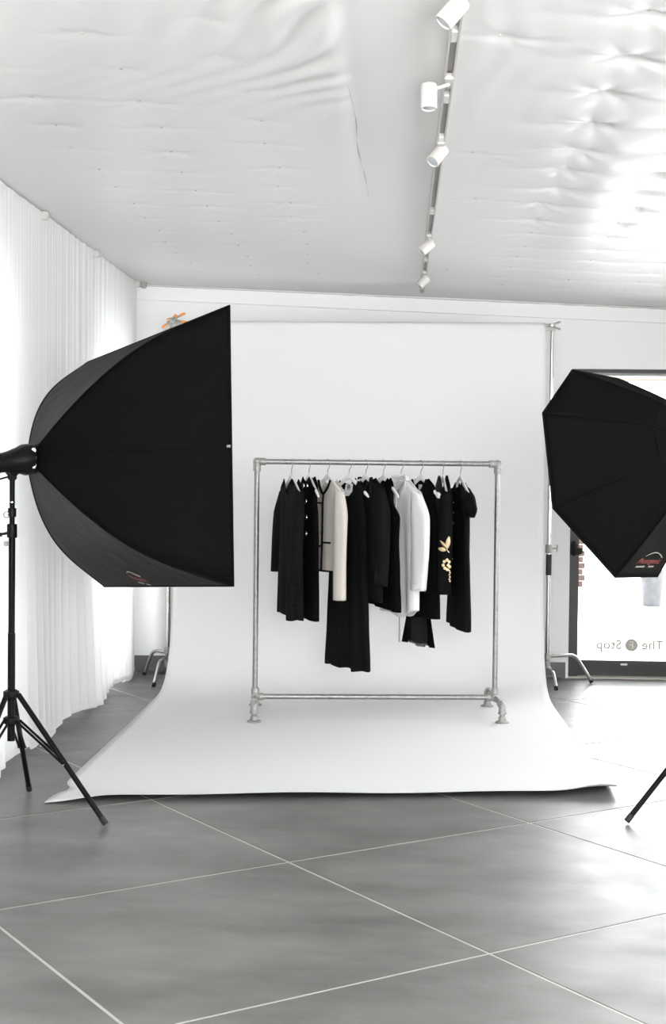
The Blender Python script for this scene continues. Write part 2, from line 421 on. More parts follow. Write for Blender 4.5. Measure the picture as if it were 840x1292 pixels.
def window(n, x, y0, y1, z0, z1):
    w = struct(thing('window_%d' % n, '', '', (x, (y0 + y1) / 2, z0)))
    del w['label']; del w['category']
    mb = MB(); k = 0.05
    for yy in (y0 + k / 2, y1 - k / 2): mb.box((x, yy, (z0 + z1) / 2), (0.06, k, z1 - z0))
    for zz in (z0 + k / 2, z1 - k / 2): mb.box((x, (y0 + y1) / 2, zz), (0.06, y1 - y0 - 2 * k, k))
    mb.build('window_frame', 'white_enamel', w, smooth=False)
    MB().box((x, (y0 + y1) / 2, (z0 + z1) / 2), (0.006, y1 - y0 - 2 * k, z1 - z0 - 2 * k)).build('pane', 'glass', w, smooth=False)
for n, q in enumerate(WL): window(n + 1, XL - 0.12, *q)
window(3, XR + 0.12, *WR[0])

# fascia under the ceiling, with the dark gap above it, and the tiled baseboards
mb = MB()
zl, zr = zc(XL), zc(XR)
y0, y1 = YB - 0.035, YB
for a, b in ((0.016, 0.118),):
    vs = [(x, y, zc(x) - d) for x in (XL, XR) for y in (y0, y1) for d in (a, b)]
    mb.add(vs, [(0, 1, 3, 2), (4, 6, 7, 5), (0, 4, 5, 1), (2, 3, 7, 6), (0, 2, 6, 4), (1, 5, 7, 3)])
tr = struct(mb.build('trim_1', 'trim', smooth=False))
rows = []
rg = random.Random(3)
for i in range(121):
    x = XL + (XR - XL) * i / 120; w = 0.0025 + 0.004 * rg.random() * (0.3 + 0.7 * (x > -0.4))
    rows.append([(x, YB - 0.036, zc(x) - 0.0155 - w), (x, YB - 0.036, zc(x) - 0.0125)])
MB().grid(rows).build('shadow_gap', 'slot', tr, smooth=False)
bb = struct(MB().box(((XL + DX0 - 0.02) / 2, YB - 0.003, 0.06), (DX0 - 0.02 - XL, 0.006, 0.12)).build('baseboard_back', 'grout', smooth=False))
x = XL + 0.05; t0 = None
while x < DX0 - 0.05:
    x2 = min(x + 0.598, DX0 - 0.02)
    MB().box(((x + x2) / 2, YB - 0.008, 0.06), (x2 - x - 0.004, 0.012, 0.118), bev=0.0015).build('tile', 'base_tile', bb, smooth=False); x = x2
bl = struct(MB().box((XL + 0.006, (YF + YB) / 2, 0.06), (0.012, YB - YF, 0.12)).build('baseboard_left', 'base_tile', smooth=False))

# glass door with its bronze frame and the mirrored shop lettering
dr = struct(thing('door_1', '', '', (DX0, YB + 0.05, 0))); del dr['label']; del dr['category']
yd = YB + 0.06
MB().box((DX0 + 0.035, yd, DZ / 2), (0.07, 0.10, DZ), bev=0.003).build('door_jamb', 'bronze', dr, smooth=False)
MB().box((DX1 - 0.035, yd, DZ / 2), (0.07, 0.10, DZ), bev=0.003).build('door_jamb', 'bronze', dr, smooth=False)
MB().box(((DX0 + DX1) / 2, yd, DZ - 0.014), (DX1 - DX0 - 0.14, 0.10, 0.028), bev=0.003).build('door_head', 'bronze', dr, smooth=False)
MB().box(((DX0 + DX1) / 2, yd + 0.03, DZ - 0.038), (DX1 - DX0 - 0.14, 0.03, 0.018)).build('head_seal', 'cast', dr, smooth=False)
MB().box(((DX0 + DX1) / 2, yd, 0.075), (DX1 - DX0 - 0.14, 0.05, 0.115), bev=0.003).build('bottom_rail', 'bronze', dr, smooth=False)
MB().box(((DX0 + DX1) / 2, yd - 0.01, 0.007), (DX1 - DX0, 0.14, 0.014), bev=0.003).build('threshold', 'sill', dr, smooth=False)
gz0, gz1 = 0.1325, DZ - 0.047
MB().box(((DX0 + DX1) / 2, yd, (gz0 + gz1) / 2), (DX1 - DX0 - 0.14, 0.008, gz1 - gz0)).build('pane', 'glass', dr, smooth=False)
MB().box((DX0 + 0.42, yd - 0.027, 0.105), (0.05, 0.004, 0.014), bev=0.001).build('sticker', 'white_plastic', dr, smooth=False)
pv = MB(); pv.box((DX0 + 0.03, yd - 0.062, 0.97), (0.05, 0.03, 0.09), bev=0.006); pv.box((DX0 + 0.07, yd - 0.06, 0.955), (0.05, 0.025, 0.05), bev=0.006)
pv.tube([(DX0 + 0.03, yd - 0.08, 0.92), (DX0 + 0.03, yd - 0.08, 1.03)], 0.012)
pv.build('pivot_latch', 'black_plastic', dr)
ty = yd - 0.007; tz = atY(790, 814, ty).z
def mirrored(word, size, px, name='lettering'):
    vs, fs = text_mesh(word, size, bold=0.0026); cx = atY(px, 814, ty).x
    MB().add([(cx - v.x, ty, tz + v.y) for v in vs], fs).build(name, 'vinyl', dr, smooth=False)
mirrored('Stop', 0.098, 768); mirrored('The', 0.098, 823)
cx = atY(796.5, 814, ty).x
MB().lathe([(0.048, 0), (0.048, 0.001)], (cx, ty, tz), (0, 1, 0), n=36).build('lettering_disc', 'vinyl', dr, smooth=False)
vs, fs = text_mesh('F', 0.078)
MB().add([(cx - v.x, ty - 0.0012, tz + v.y) for v in vs], fs).build('lettering', 'white_plastic', dr, smooth=False)
rg = random.Random(11)
for (a, b) in ((738, 746), (752, 757), (800, 812), (816, 820), (826, 837)):
    p, q = atY(a, 822, ty), atY(b, 822, ty)
    MB().add([(p.x, ty, p.z), ((p.x + q.x) / 2, ty, p.z + 0.006 * rg.random()), (q.x, ty, q.z), (q.x, ty, q.z - 0.006), (p.x, ty, p.z - 0.005)], [(0, 1, 2, 3, 4)]).build('adhesive_residue', 'print_grey', dr, smooth=False)

# outside: pavement, canopy, brick post, pot
struct(MB().box((3, 41, -0.07), (80, 60, 0.1)).build('ground', 'pavement', smooth=False))
cn = thing('canopy_beam', 'beige canopy beam outside above the glass door', 'canopy', (3.2, 15.6, 2.5))
MB().box((3.2, 15.6, 2.66), (9.0, 0.3, 0.19), bev=0.01).build('beam', 'stucco', cn, smooth=False)
for xx in (1.32, 7.4): MB().box((xx, 15.6, 1.27), (0.16, 0.2, 2.58), bev=0.01).build('post', 'stucco', cn, smooth=False)
bp = thing('brick_pillar', 'brown brick pillar across the pavement, just showing beside the door jamb', 'pillar', (2.44, 20.0, -0.02))
for k in range(36):
    z = -0.02 + 0.04 + k * 0.085
    for j in range(2):
        MB().box((2.36 + 0.18 * j - 0.04 + 0.03 * (k % 2), 20.0, z), (0.17, 0.3, 0.075), bev=0.003).build('brick', 'brick', bp, smooth=False)
MB().box((2.425, 20.0, 1.51), (0.33, 0.28, 3.05)).build('mortar_core', 'grout', bp, smooth=False)
pp = atY(822, 756, 17.0)
pot = thing('planter_pot', 'grey zinc planter pot on the pavement outside the door', 'pot', (pp.x, 17.0, -0.02))
MB().lathe([(0.10, 0), (0.105, 0.01), (0.128, 0.25), (0.145, 0.40), (0.152, 0.405), (0.152, 0.43), (0.138, 0.43), (0.13, 0.38)], (pp.x, 17.0, -0.02), n=28).build('pot_body', 'pot', pot)
MB().lathe([(0.128, 0), (0.128, 0.005)], (pp.x, 17.0, 0.36), n=24).build('soil', 'soil', pot)

# ------------------------------------------------------------------ sheer curtain
cu = thing('sheer_curtain', 'long white sheer voile curtain hanging along the whole wall of windows', 'curtain', (-1.96, 8.3, 0.03))
rows = []
CY0, CY1, NU, NV = 3.6, 10.47, 840, 36
for j in range(NV + 1):
    t = j / NV; row = []
    for i in range(NU + 1):
        u = i / NU; y = CY0 + (CY1 - CY0) * u
        ph = 2 * pi * y / 0.168 + 1.3 * sin(y * 3.1) + 0.9 * sin(y * 7.3 + 1)
        f = sin(ph) * (0.55 + 0.45 * sin(y * 2.2 + 0.6))
        f2 = sin(2 * pi * y / 0.052 + 2 * sin(y * 4))
        amp = 0.007 + 0.048 * t ** 1.8
        x = -1.965 + amp * f + 0.0022 * (1 - t) * f2 + 0.045 * t ** 2 * (0.5 + 0.5 * sin(y * 5.2))
        yy = y + 0.02 * t * cos(ph)
        zt = 2.925 - 0.0 * y; zb = 0.028 + 0.022 * sin(y * 5.3 + 1) + 0.012 * sin(ph)
        row.append((x, yy, zt + (zb - zt) * t))
    rows.append(row)
MB().grid(rows).build('curtain_cloth', 'curtain', cu, auto=False)
hem = [(p[0] + 0.001, p[1], p[2]) for p in rows[-1]]
MB().grid([[(p[0] + 0.002, p[1], p[2] + 0.028) for p in rows[-1]], [(p[0] + 0.002, p[1], p[2] - 0.002) for p in rows[-1]]]).build('hem', 'curtain', cu, auto=False)
MB().box((-1.985, (CY0 + CY1) / 2, 2.917), (0.02, CY1 - CY0, 0.014)).build('curtain_rail', 'white_enamel', cu, smooth=False)
for y in (4.4, 5.5, 6.6, 7.68, 9.0, 10.42):
    MB().box((-1.955, y, 2.905), (0.05, 0.04, 0.045), bev=0.006).build('glider', 'white_enamel', cu)

br = thing('ceiling_bracket', 'small galvanised bracket with yellow tape in the ceiling corner', 'bracket', (-1.98, 10.53, 2.86))
p = atY(172, 357, 10.5)
MB().box((p.x + 0.03, 10.5, p.z + 0.0), (0.09, 0.05, 0.06), bev=0.006).build('bracket_plate', 'cast', br)
MB().box((p.x + 0.06, 10.48, p.z + 0.0), (0.04, 0.03, 0.08), bev=0.006).build('bracket_lip', 'cast', br)
MB().box((p.x - 0.035, 10.5, p.z + 0.022), (0.04, 0.03, 0.03), bev=0.005).build('yellow_tape', 'yellow', br)

# ------------------------------------------------------------------ lighting track and spots
TX = 0.150
tk = thing('lighting_track', 'long white lighting track fixed along the ceiling film', 'track', (TX, 6.5, zc(TX) - 0.01))
zt = zc(TX) - 0.022
mb = MB()
for sx in (-1, 1): mb.box((TX + sx * 0.0135, 6.55, zt), (0.007, 7.1, 0.032), bev=0.0015)
mb.box((TX, 6.55, zt + 0.012), (0.03, 7.1, 0.006))
mb.build('track_profile', 'white_enamel', tk, smooth=False)
MB().box((TX, 6.55, zt + 0.006), (0.019, 7.08, 0.004)).build('slot', 'slot', tk, smooth=False)
for y in (3.85, 4.25, 4.95, 5.55, 7.05, 7.75, 8.6, 9.3):
    MB().box((TX, y, zt - 0.002), (0.022, 0.10, 0.026), bev=0.002).build('connector', 'white_plastic', tk, smooth=False)
MB().box((TX, 10.1, zt), (0.036, 0.03, 0.036), bev=0.003).build('end_cap', 'white_enamel', tk, smooth=False)
def spot(px, py, y, axis, label, yoff=0.0):
    """can centred near the given point, its lens end looking along axis"""
    ctr = atY(px, py, y); ax = Vector(axis).normalized()
    s = thing('track_spotlight', label, 'spotlight', (TX, y + yoff, zt), 'white spotlights on the ceiling track')
    MB().box((TX, y + yoff, zt - 0.012), (0.030, 0.11, 0.022), bev=0.003).build('track_adapter', 'white_enamel', s, smooth=False)
    back = ctr - ax * 0.035
    MB().tube([(TX, y + yoff, zt - 0.02), (TX, y + yoff, ctr.z + 0.04), back.lerp(ctr, 0.4)], 0.006, 10).build('stem', 'white_enamel', s)
    MB().lathe([(0.022, -0.042), (0.0265, -0.040), (0.0275, -0.036), (0.0275, 0.040), (0.0265, 0.042), (0.0235, 0.042), (0.0230, 0.034), (0.0, 0.034)], ctr, ax, n=28).build('lamp_can', 'white_enamel', s)
    MB().lathe([(0.0228, 0.0345), (0.016, 0.039), (0.0, 0.040)], ctr, ax, n=24).build('lens', 'lens', s)
spot(571, 15, 3.90, (-0.62, -0.10, -0.75), 'white track spotlight at the top edge of the picture, largest and tilted')
spot(541, 122, 4.72, (0.0, -0.10, -0.99), 'white track spotlight pointing straight down, upright can')
spot(552, 196, 5.62, (-0.50, -0.45, -0.72), 'white track spotlight tilted with its lens showing, third from the top')
spot(538, 312, 7.75, (-0.66, -0.25, -0.62), 'small tilted white track spotlight, second last before the back wall')
spot(533.5, 356, 9.15, (-0.62, -0.30, -0.66), 'smallest white track spotlight at the far end of the track')

# ------------------------------------------------------------------ paper backdrop on two stands
pb = thing('paper_backdrop', 'wide white paper backdrop sweeping down and out over the floor', 'backdrop', (-0.27, 8.2, 0))
prof = spline([(9.20, 0.004), (9.42, 0.010), (9.58, 0.035), (9.72, 0.095), (9.85, 0.22), (9.955, 0.43), (10.03, 0.72), (10.07, 1.05), (10.085, 1.5), (10.09, 2.05), (10.09, 2.57)], 70)
rows = []
NXp = 60
def front_y(s): return 6.285 + (6.69 - 6.285) * s + 0.02 * sin(s * 6)
for i in range(46):
    t = i / 45; row = []
    for k in range(NXp + 1):
        s = k / NXp; yf = front_y(s); y = yf + (9.20 - yf) * t
        xl = -1.585 - 0.02 * t + (0.05 * math.exp(-((t - 0.10) / 0.03) ** 2) if t < 0.25 else 0); xr = 1.05 - 0.02 * t
        d = (1 - t) * (9.2 - yf)
        dd = (y - yf)
        lift = 0.030 * math.exp(-dd / 0.10) * (0.35 + 0.65 * min(1, s / 0.10)) * (1 - 0.75 * math.exp(-((s - 0.0) / 0.06) ** 2))
        lift += 0.03 * math.exp(-dd / 0.14) * math.exp(-((s - 0.97) / 0.05) ** 2) + 0.003 * sin(s * 17 + y * 3) * math.exp(-dd / 0.5)
        row.append((xl + (xr - xl) * s, y, 0.004 + max(0, lift)))
    rows.append(row)
for i, (y, z) in enumerate(prof[1:]):
    t = i / len(prof); row = []
    for k in range(NXp + 1):
        s = k / NXp
        row.append((-1.605 + (1.03 + 1.605) * s, y + 0.006 * sin(s * 9 + z * 1.3) * min(1, z), z))
    rows.append(row)
for a in range(1, 9):                             # over the crossbar
    q = pi * a / 8
    rows.append([(-1.605 + 2.635 * k / NXp, 10.12 - 0.03 * cos(q), 2.57 + 0.03 * sin(q)) for k in range(NXp + 1)])
MB().grid(rows).build('paper_sheet', 'paper', pb, auto=False, solid=0.0016)
MB().tube([(-1.68, 10.12, 2.57), (1.10, 10.12, 2.57)], 0.024, 20).build('crossbar', 'white_enamel', pb)

def bent_leg(hub, foot, zh, reach=0.62, r=0.0125):
    h = Vector(hub); f = Vector(foot); k = h.lerp(f, reach); k.z = zh
    h = Vector((h.x, h.y, zh))
    a = k + (h - k).normalized() * 0.05; b = k + (f - k).normalized() * 0.05
    pts = [h] + [a] + [a.lerp(k, t) * (1 - t) + k.lerp(b, t) * t for t in (0.25, 0.5, 0.75)] + [b, f]
    return MB().tube(pts, r, 12), f, (f - k).normalized()
def backdrop_stand(x, y, label, legs, top, lean=0.0, grip=True):
    s = thing('backdrop_stand', label, 'stand', (x, y, 0), 'chromed stands holding the paper backdrop')
    MB().tube([(x, y, 0.10), (x, y, 0.98)], 0.0165, 16).build('lower_tube', 'chrome', s)
    MB().tube([(x, y, 0.98), (x + lean * 0.5, y, 1.75)], 0.0145, 16).build('middle_tube', 'chrome', s)
    MB().tube([(x + lean * 0.5, y, 1.75), (x + lean, y, top)], 0.0125, 16).build('upper_tube', 'chrome', s)
    for z in (0.99, 1.76):
        c = MB().lathe([(0.022, -0.03), (0.025, -0.026), (0.025, 0.026), (0.022, 0.03)], (x, y, z)).build('collar', 'cast', s)
        k = MB(); k.tube([(x, y, z), (x + 0.055, y - 0.01, z + 0.005)], 0.006); k.tube([(x + 0.055, y - 0.01, z - 0.02), (x + 0.06, y - 0.012, z + 0.03)], 0.005)
        kk = k.build('clamp_knob', 'cast', c)
    if grip: MB().lathe([(0.019, 0), (0.0205, 0.004), (0.0205, 0.146), (0.019, 0.15)], (x, y, 0.80)).build('black_grip', 'rubber', s)
    MB().lathe([(0.022, 0), (0.028, 0.01), (0.028, 0.05), (0.020, 0.06), (0.020, 0.10), (0.027, 0.105), (0.027, 0.14), (0.019, 0.15)], (x, y, 0.085)).build('leg_hub', 'cast', s)
    for (fx, fy, zh) in legs:
        mb, f, d = bent_leg((x, y, 0), (fx, fy, 0.014), zh)
        l = mb.build('leg', 'chrome', s)
        MB().tube([f - d * 0.018, f + d * 0.004], 0.0145, 12).build('foot_cap', 'rubber', l)
    return s
xs_, ys_ = -1.665, 10.20
backdrop_stand(-1.668, 10.20, 'chromed stand behind the big square softbox, orange clamps on top', [(-1.70, 9.80, 0.165), (-1.87, 10.36, 0.20), (-1.32, 10.42, 0.20)], 2.60, 0.0, False)
backdrop_stand(1.085, 10.20, 'chromed stand beside the glass door with a black grip', [(1.125, 9.96, 0.125), (1.425, 10.36, 0.215), (0.80, 10.45, 0.2)], 2.585, 0.0)
def spring_clamp(p, ang, tip, label, name='spring_clamp', k_=0.75):
    p = Vector(p); s = thing(name, label, 'clamp', p)
    R = Matrix.Rotation(ang, 3, 'Y')
    def W(v): return p + R @ (Vector(v) * k_)
    for sg in (-1, 1):
        mb = MB(); mb.tube([W((-0.06, 0, sg * 0.012)), W((0.0, 0, sg * 0.010)), W((0.065, 0, sg * 0.032))], [0.008 * k_, 0.013 * k_, 0.009 * k_], 10)
        j = mb.build('clamp_arm', 'cast', s)
        MB().tube([W((0.055, 0, sg * 0.029)), W((0.10, 0, sg * 0.044))], [0.013 * k_, 0.011 * k_], 10).build('handle_tip', tip, j)
        MB().box(W((-0.065, 0, sg * 0.010)), (0.03 * k_, 0.03 * k_, 0.012 * k_), R, 0.002).build('jaw_pad', tip, j)
    MB().tube([W((0.0, -0.018, 0)), W((0.0, 0.018, 0))], 0.016 * k_, 14).build('spring', 'chrome', s)
p = atY(218, 403, 10.09)
spring_clamp((p.x + 0.02, 10.075, p.z - 0.0), radians(-8), 'orange', 'steel spring clamp with orange tips pointing sideways on the stand top')
spring_clamp((p.x + 0.0, 10.05, p.z - 0.02), radians(125), 'orange', 'steel spring clamp with orange tips pointing downwards at the stand top')
p = atY(696, 411, 10.09)
spring_clamp((p.x - 0.0, 10.075, p.z), radians(0), 'cast', 'bare grey spring clamp on the stand top near the door', k_=0.6)

# ------------------------------------------------------------------ pipe clothes rack
RX, RY, RA = -0.132, 8.84, radians(5.0)
ca, sa = cos(RA), sin(RA)
def rk(x, y, z): return Vector((RX + x * ca - y * sa, RY + x * sa + y * ca, z))
ZP = 0.0055
rack = thing('clothes_rack', 'galvanised pipe clothes rack standing on the white paper', 'rack', rk(0, 0, ZP))
HW, ZB, ZT, PR, DY = 0.755, 0.112, 1.583, 0.0165, 0.305
MB().tube([rk(-HW + 0.03, 0, ZT), rk(HW - 0.03, 0, ZT)], PR, 20).build('top_rail', 'galv', rack)
MB().tube([rk(-HW + 0.03, 0, ZB), rk(HW - 0.03, 0, ZB)], PR, 20).build('bottom_rail', 'galv', rack)
for sx in (-1, 1):
    x = sx * HW
    MB().tube([rk(x, 0, ZB + 0.03), rk(x, 0, ZT - 0.03)], PR, 20).build('post', 'galv', rack)
    mb = MB(); mb.lathe([(0.0225, 0), (0.0235, 0.003), (0.0235, 0.05), (0.021, 0.058)], rk(x - sx * 0.055, 0, ZT), rk(sx, 0, ZT) - rk(0, 0, ZT))
    mb.lathe([(0.0225, 0), (0.0235, 0.003), (0.0235, 0.055), (0.021, 0.062)], rk(x, 0, ZT - 0.06), (0, 0, 1))
    bm = bmesh.new(); bmesh.ops.create_uvsphere(bm, u_segments=20, v_segments=12, radius=0.025)
    bm.verts.index_update(); mb.add([rk(x, 0, ZT) + v.co for v in bm.verts], [[v.index for v in f.verts] for f in bm.faces]); bm.free()
    e = mb.build('elbow', 'cast', rack)
    for q in (rk(x - sx * 0.035, -0.0235, ZT), rk(x, -0.0235, ZT - 0.04)):
        MB().lathe([(0.006, 0), (0.006, 0.004), (0.003, 0.004), (0.003, 0.002)], q, rk(0, -1, 0) - rk(0, 0, 0), n=10).build('set_screw', 'slot', e)
    mb = MB(); mb.lathe([(0.0225, -0.05), (0.0235, -0.046), (0.0235, 0.046), (0.0225, 0.05)], rk(x, 0, ZB), rk(0, 1, 0) - rk(0, 0, 0))
    mb.lathe([(0.0235, 0), (0.0235, 0.05), (0.022, 0.054)], rk(x, 0, ZB), (0, 0, 1)); mb.lathe([(0.0235, 0), (0.0235, 0.05), (0.022, 0.054)], rk(x, 0, ZB), rk(-sx, 0, 0) - rk(0, 0, 0))
    e = mb.build('corner_tee', 'cast', rack)
    for q in (rk(x, -0.0235, ZB + 0.035), rk(x - sx * 0.035, -0.0235, ZB)):
        MB().lathe([(0.006, 0), (0.006, 0.004), (0.003, 0.004), (0.003, 0.002)], q, rk(0, -1, 0) - rk(0, 0, 0), n=10).build('set_screw', 'slot', e)
    for sy in (-1, 1):
        MB().tube([rk(x, sy * 0.04, ZB), rk(x, sy * (DY - 0.02), ZB)], PR, 16).build('foot_pipe', 'galv', rack)
        mb = MB(); f = rk(x, sy * DY, 0)
        pts = [rk(x, sy * (DY - 0.05), ZB), rk(x, sy * (DY - 0.03), ZB)] + [rk(x, sy * (DY - 0.03 + 0.03 * sin(a)), ZB - 0.03 + 0.03 * cos(a)) for a in (0.4, 0.8, 1.2, pi / 2)] + [rk(x, sy * DY, ZB - 0.05)]
        mb.tube(pts, [0.0235, 0.0235, 0.0225, 0.0225, 0.0225, 0.0225, 0.0225, 0.0235], 16)
        mb.lathe([(0.026, -0.006), (0.026, 0.006)], rk(x, sy * DY, ZB - 0.048)); mb.lathe([(0.026, -0.006), (0.026, 0.006)], rk(x, sy * (DY - 0.048), ZB), rk(0, 1, 0) - rk(0, 0, 0))
        mb.build('foot_elbow', 'cast', rack)
        MB().tube([rk(x, sy * DY, ZP + 0.012), rk(x, sy * DY, ZB - 0.045)], 0.0155, 14).build('nipple', 'galv', rack)
        MB().lathe([(0.041, 0), (0.042, 0.002), (0.042, 0.007), (0.036, 0.010), (0.0235, 0.012), (0.0225, 0.034), (0.019, 0.036)], rk(x, sy * DY, ZP)).build('flange', 'cast', rack)

# ------------------------------------------------------------------ hangers
def hx(px):                                       # point of the top rail under a hook seen at px
    b = rk(0, 0, ZT); best = None
    for i in range(400):
        p = rk(-HW + i * 2 * HW / 399, 0, ZT); d = p - EYE; u = 420 + FPX * d.dot(RT) / d.dot(FW)
        if best is None or abs(u - px) < best[0]: best = (abs(u - px), p)
    return best[1]
hanger0 = None
def hanger(px, a, label):
    global hanger0
    p = hx(px)
    if hanger0 is None:
        h = thing('clothes_hanger', label, 'hanger', (0, 0, 0), 'white hangers on the pipe rack')
        pts = [(0.026 * cos(q), 0, 0.026 * sin(q) - 0.008) for q in [radians(200 - 20 * i) for i in range(11)]] + [(0.020, 0, -0.030), (0.004, 0, -0.044), (0, 0, -0.058), (0, 0, -0.085)]
        MB().tube(pts, 0.0026, 8).build('hook', 'cast', h)
        mb = MB(); rows = []
        for i in range(33):
            s = -1 + i / 16; u = 0.198 * s; z = -0.086 - 0.125 * abs(s) ** 1.1; hh = 0.018 - 0.006 * abs(s); th = 0.0065 + 0.001 * abs(s)
            if abs(s) > 0.96: hh *= 0.55; th *= 0.6
            rows.append([(u, th * cos(q), z + hh * sin(q)) for q in [2 * pi * k / 12 for k in range(12)]])
        mb.grid(rows, True); mb.add(rows[0], [tuple(range(12))]); mb.add(rows[-1], [tuple(range(12))])
        mb.build('arms', 'white_plastic', h)
        hanger0 = h
    else:
        h = copy_tree(hanger0); h['label'] = label
    h.location = p; h.rotation_euler = (0, 0, -a + RA)
    return p

# ------------------------------------------------------------------ garments (drawn facing -y, u to the side, z below the rail)
def interp(tab, z):
    if z >= tab[0][0]: return tab[0][1]
    for (z0, a), (z1, b) in zip(tab, tab[1:]):
        if z >= z1:
            t = (z0 - z) / (z0 - z1); t = t * t * (3 - 2 * t); return a + (b - a) * t
    return tab[-1][1]
class Body:
    def __init__(s, W, nw, zn, nf, nb, T, hem=lambda u: 0.0, fold=0.012, seed=0, pw=2.0, kf=(5, 9), zt=None):
        s.W, s.nw, s.zn, s.nf, s.nb, s.T, s.hem, s.fold, s.seed, s.pw, s.kf = W, nw, zn, nf, nb, T, hem, fold, seed, pw, kf
        s.wt = W[0][1]; s.zt = W[0][0] if zt is None else zt; s.zb = W[-1][0]
    def top(s, S, front):
        u = abs(S) * s.wt; d = s.nf if front else s.nb
        if u < s.nw: return s.zn - d * (1 - (u / s.nw) ** s.pw)
        return s.zn + (s.zt - s.zn) * (u - s.nw) / max(1e-4, s.wt - s.nw)
    def pt(s, S, r, front, off=0.0):
        top = s.top(S, front); bot = s.zb + s.hem(S); z = top + (bot - top) * r
        w = interp(s.W, z); g = min(1.0, max(0.0, (s.zn - z) / 0.75)); e = max(0.0, 1 - S * S)
        rnd = s.seed * 1.7
        f = s.fold * g * e ** 0.4 * (sin(s.kf[0] * S + rnd + (0 if front else 1.3)) * 0.6 + sin(s.kf[1] * S + 2 * rnd + 0.6 * z * 4) * 0.55)
        y = (interp(s.T, z) * max(0.0, 1 - abs(S) ** 5) ** 0.5 + off)
        return (S * w, (-y if front else y) + f, z)
    def mesh(s, name, m, parent, n=44, nr=54):
        mb = MB()
        for front in (True, False):
            mb.grid([[s.pt(-1 + 2 * k / n, j / nr, front) for k in range(n + 1)] for j in range(nr + 1)])
        return mb.build(name, m, parent, auto=False, solid=0.003)
    def strip(s, pts, r, front=True, n=40, off=0.004):
        """a raised line along (S, z) points of the front"""
        q = spline(pts, n); out = []
        for S, z in q:
            top = s.top(S, front); bot = s.zb + s.hem(S); out.append(s.pt(S, (top - z) / (top - bot), front, off))
        return MB().tube(out, r, 6)
    def at(s, S, z, off=0.004, front=True):
        top = s.top(S, front); bot = s.zb + s.hem(S); return Vector(s.pt(S, (top - z) / (top - bot), front, off))
def sleeve(name, m, parent, path, ru, ry, seed=0, n=20, nr=36, fold=0.10, solid=0.003):
    P = spline(path, nr); rows = []
    for j, c in enumerate(P):
        t = j / (nr - 1); a, b = np.interp(t, np.linspace(0, 1, len(ru)), ru), np.interp(t, np.linspace(0, 1, len(ry)), ry)
        row = []
        for k in range(n):
            q = 2 * pi * k / n; k_ = 1 + fold * min(1, t * 4) * (sin(3 * q + seed + 4 * t) * 0.6 + sin(5 * q + 2 * seed - 3 * t) * 0.4)
            row.append((c[0] + a * cos(q) * k_, c[1] + b * sin(q) * k_, c[2] + 0.4 * a * cos(q) * (1 if c[0] < 0 else -1) * max(0, 1 - 3 * t) ))
        rows.append(row)
    mb = MB(); mb.grid(rows, True)
    return mb.build(name, m, parent, auto=False, solid=solid), rows
def place(root, px, a):
    root.location = hx(px); root.rotation_euler = (0, 0, -a + RA)
GR = 'clothes on the pipe rack'
def garment(name, label, cat): return thing(name, label, cat)

# 1 ribbed knit cardigan dress
a1 = radians(73)
hanger(368, a1, 'white hanger carrying the ribbed knit dress at the rack end near the square softbox')
g = garment('knit_dress', 'black ribbed knit long-sleeved dress with a V neck, first from the big softbox', 'dress')
b = Body([(-0.185, 0.195), (-0.30, 0.175), (-0.5, 0.18), (-0.75, 0.20), (-0.965, 0.205)], 0.085, -0.105, 0.115, 0.055, [(-0.10, 0.020), (-0.25, 0.03), (-0.6, 0.034), (-0.97, 0.036)], lambda S: -0.02 * sin(3 * S), 0.015, 1, 1.1, (6, 11))
b.mesh('dress_body', 'knit', g)
sleeve('sleeve', 'knit', g, [(-0.165, 0, -0.185), (-0.20, -0.012, -0.32), (-0.225, -0.02, -0.52), (-0.235, -0.02, -0.70)], [0.035, 0.045, 0.04, 0.04], [0.025, 0.035, 0.034, 0.036], 1)
sleeve('sleeve', 'knit', g, [(0.165, 0, -0.185), (0.195, -0.02, -0.32), (0.20, -0.03, -0.52), (0.20, -0.035, -0.745)], [0.035, 0.05, 0.05, 0.05], [0.025, 0.036, 0.036, 0.038], 2)
b.strip([(-0.43, -0.108), (-0.2, -0.165), (0, -0.217), (0.2, -0.165), (0.43, -0.108)], 0.004).build('neck_band', 'knit', g)
place(g, 368, a1)

# 2 sleeveless dress with eyelets
a2 = radians(74)
hanger(390, a2, 'white hanger carrying the sleeveless dress with metal eyelets')
g = garment('eyelet_dress', 'black sleeveless dress with two columns of metal eyelets, beside the ribbed knit dress', 'dress')
b = Body([(-0.165, 0.150), (-0.24, 0.125), (-0.33, 0.155), (-0.5, 0.165), (-0.97, 0.185)], 0.065, -0.088, 0.03, 0.01, [(-0.09, 0.020), (-0.25, 0.026), (-0.6, 0.028), (-0.97, 0.032)], lambda S: -0.012 * S, 0.010, 2)
b.mesh('dress_body', 'black_crepe', g)
for i, z in enumerate((-0.150, -0.245, -0.345, -0.445)):
    for S, wid in ((-0.14, 1), (0.36, 1)):
        c = b.at(S, z, 0.005)
        pts = [c + Vector((0.011 * cos(q), 0, 0.011 * sin(q))) for q in [2 * pi * k / 16 for k in range(16)]]
        e = MB().tube(pts, 0.0032, 8, closed=True).build('eyelet', 'metal_eye', g)
        if i == 0: MB().lathe([(0.010, 0), (0.008, 0.003), (0.0, 0.005)], c, (0, -1, 0), n=14).build('stud', 'metal_eye', e)
place(g, 390, a2)

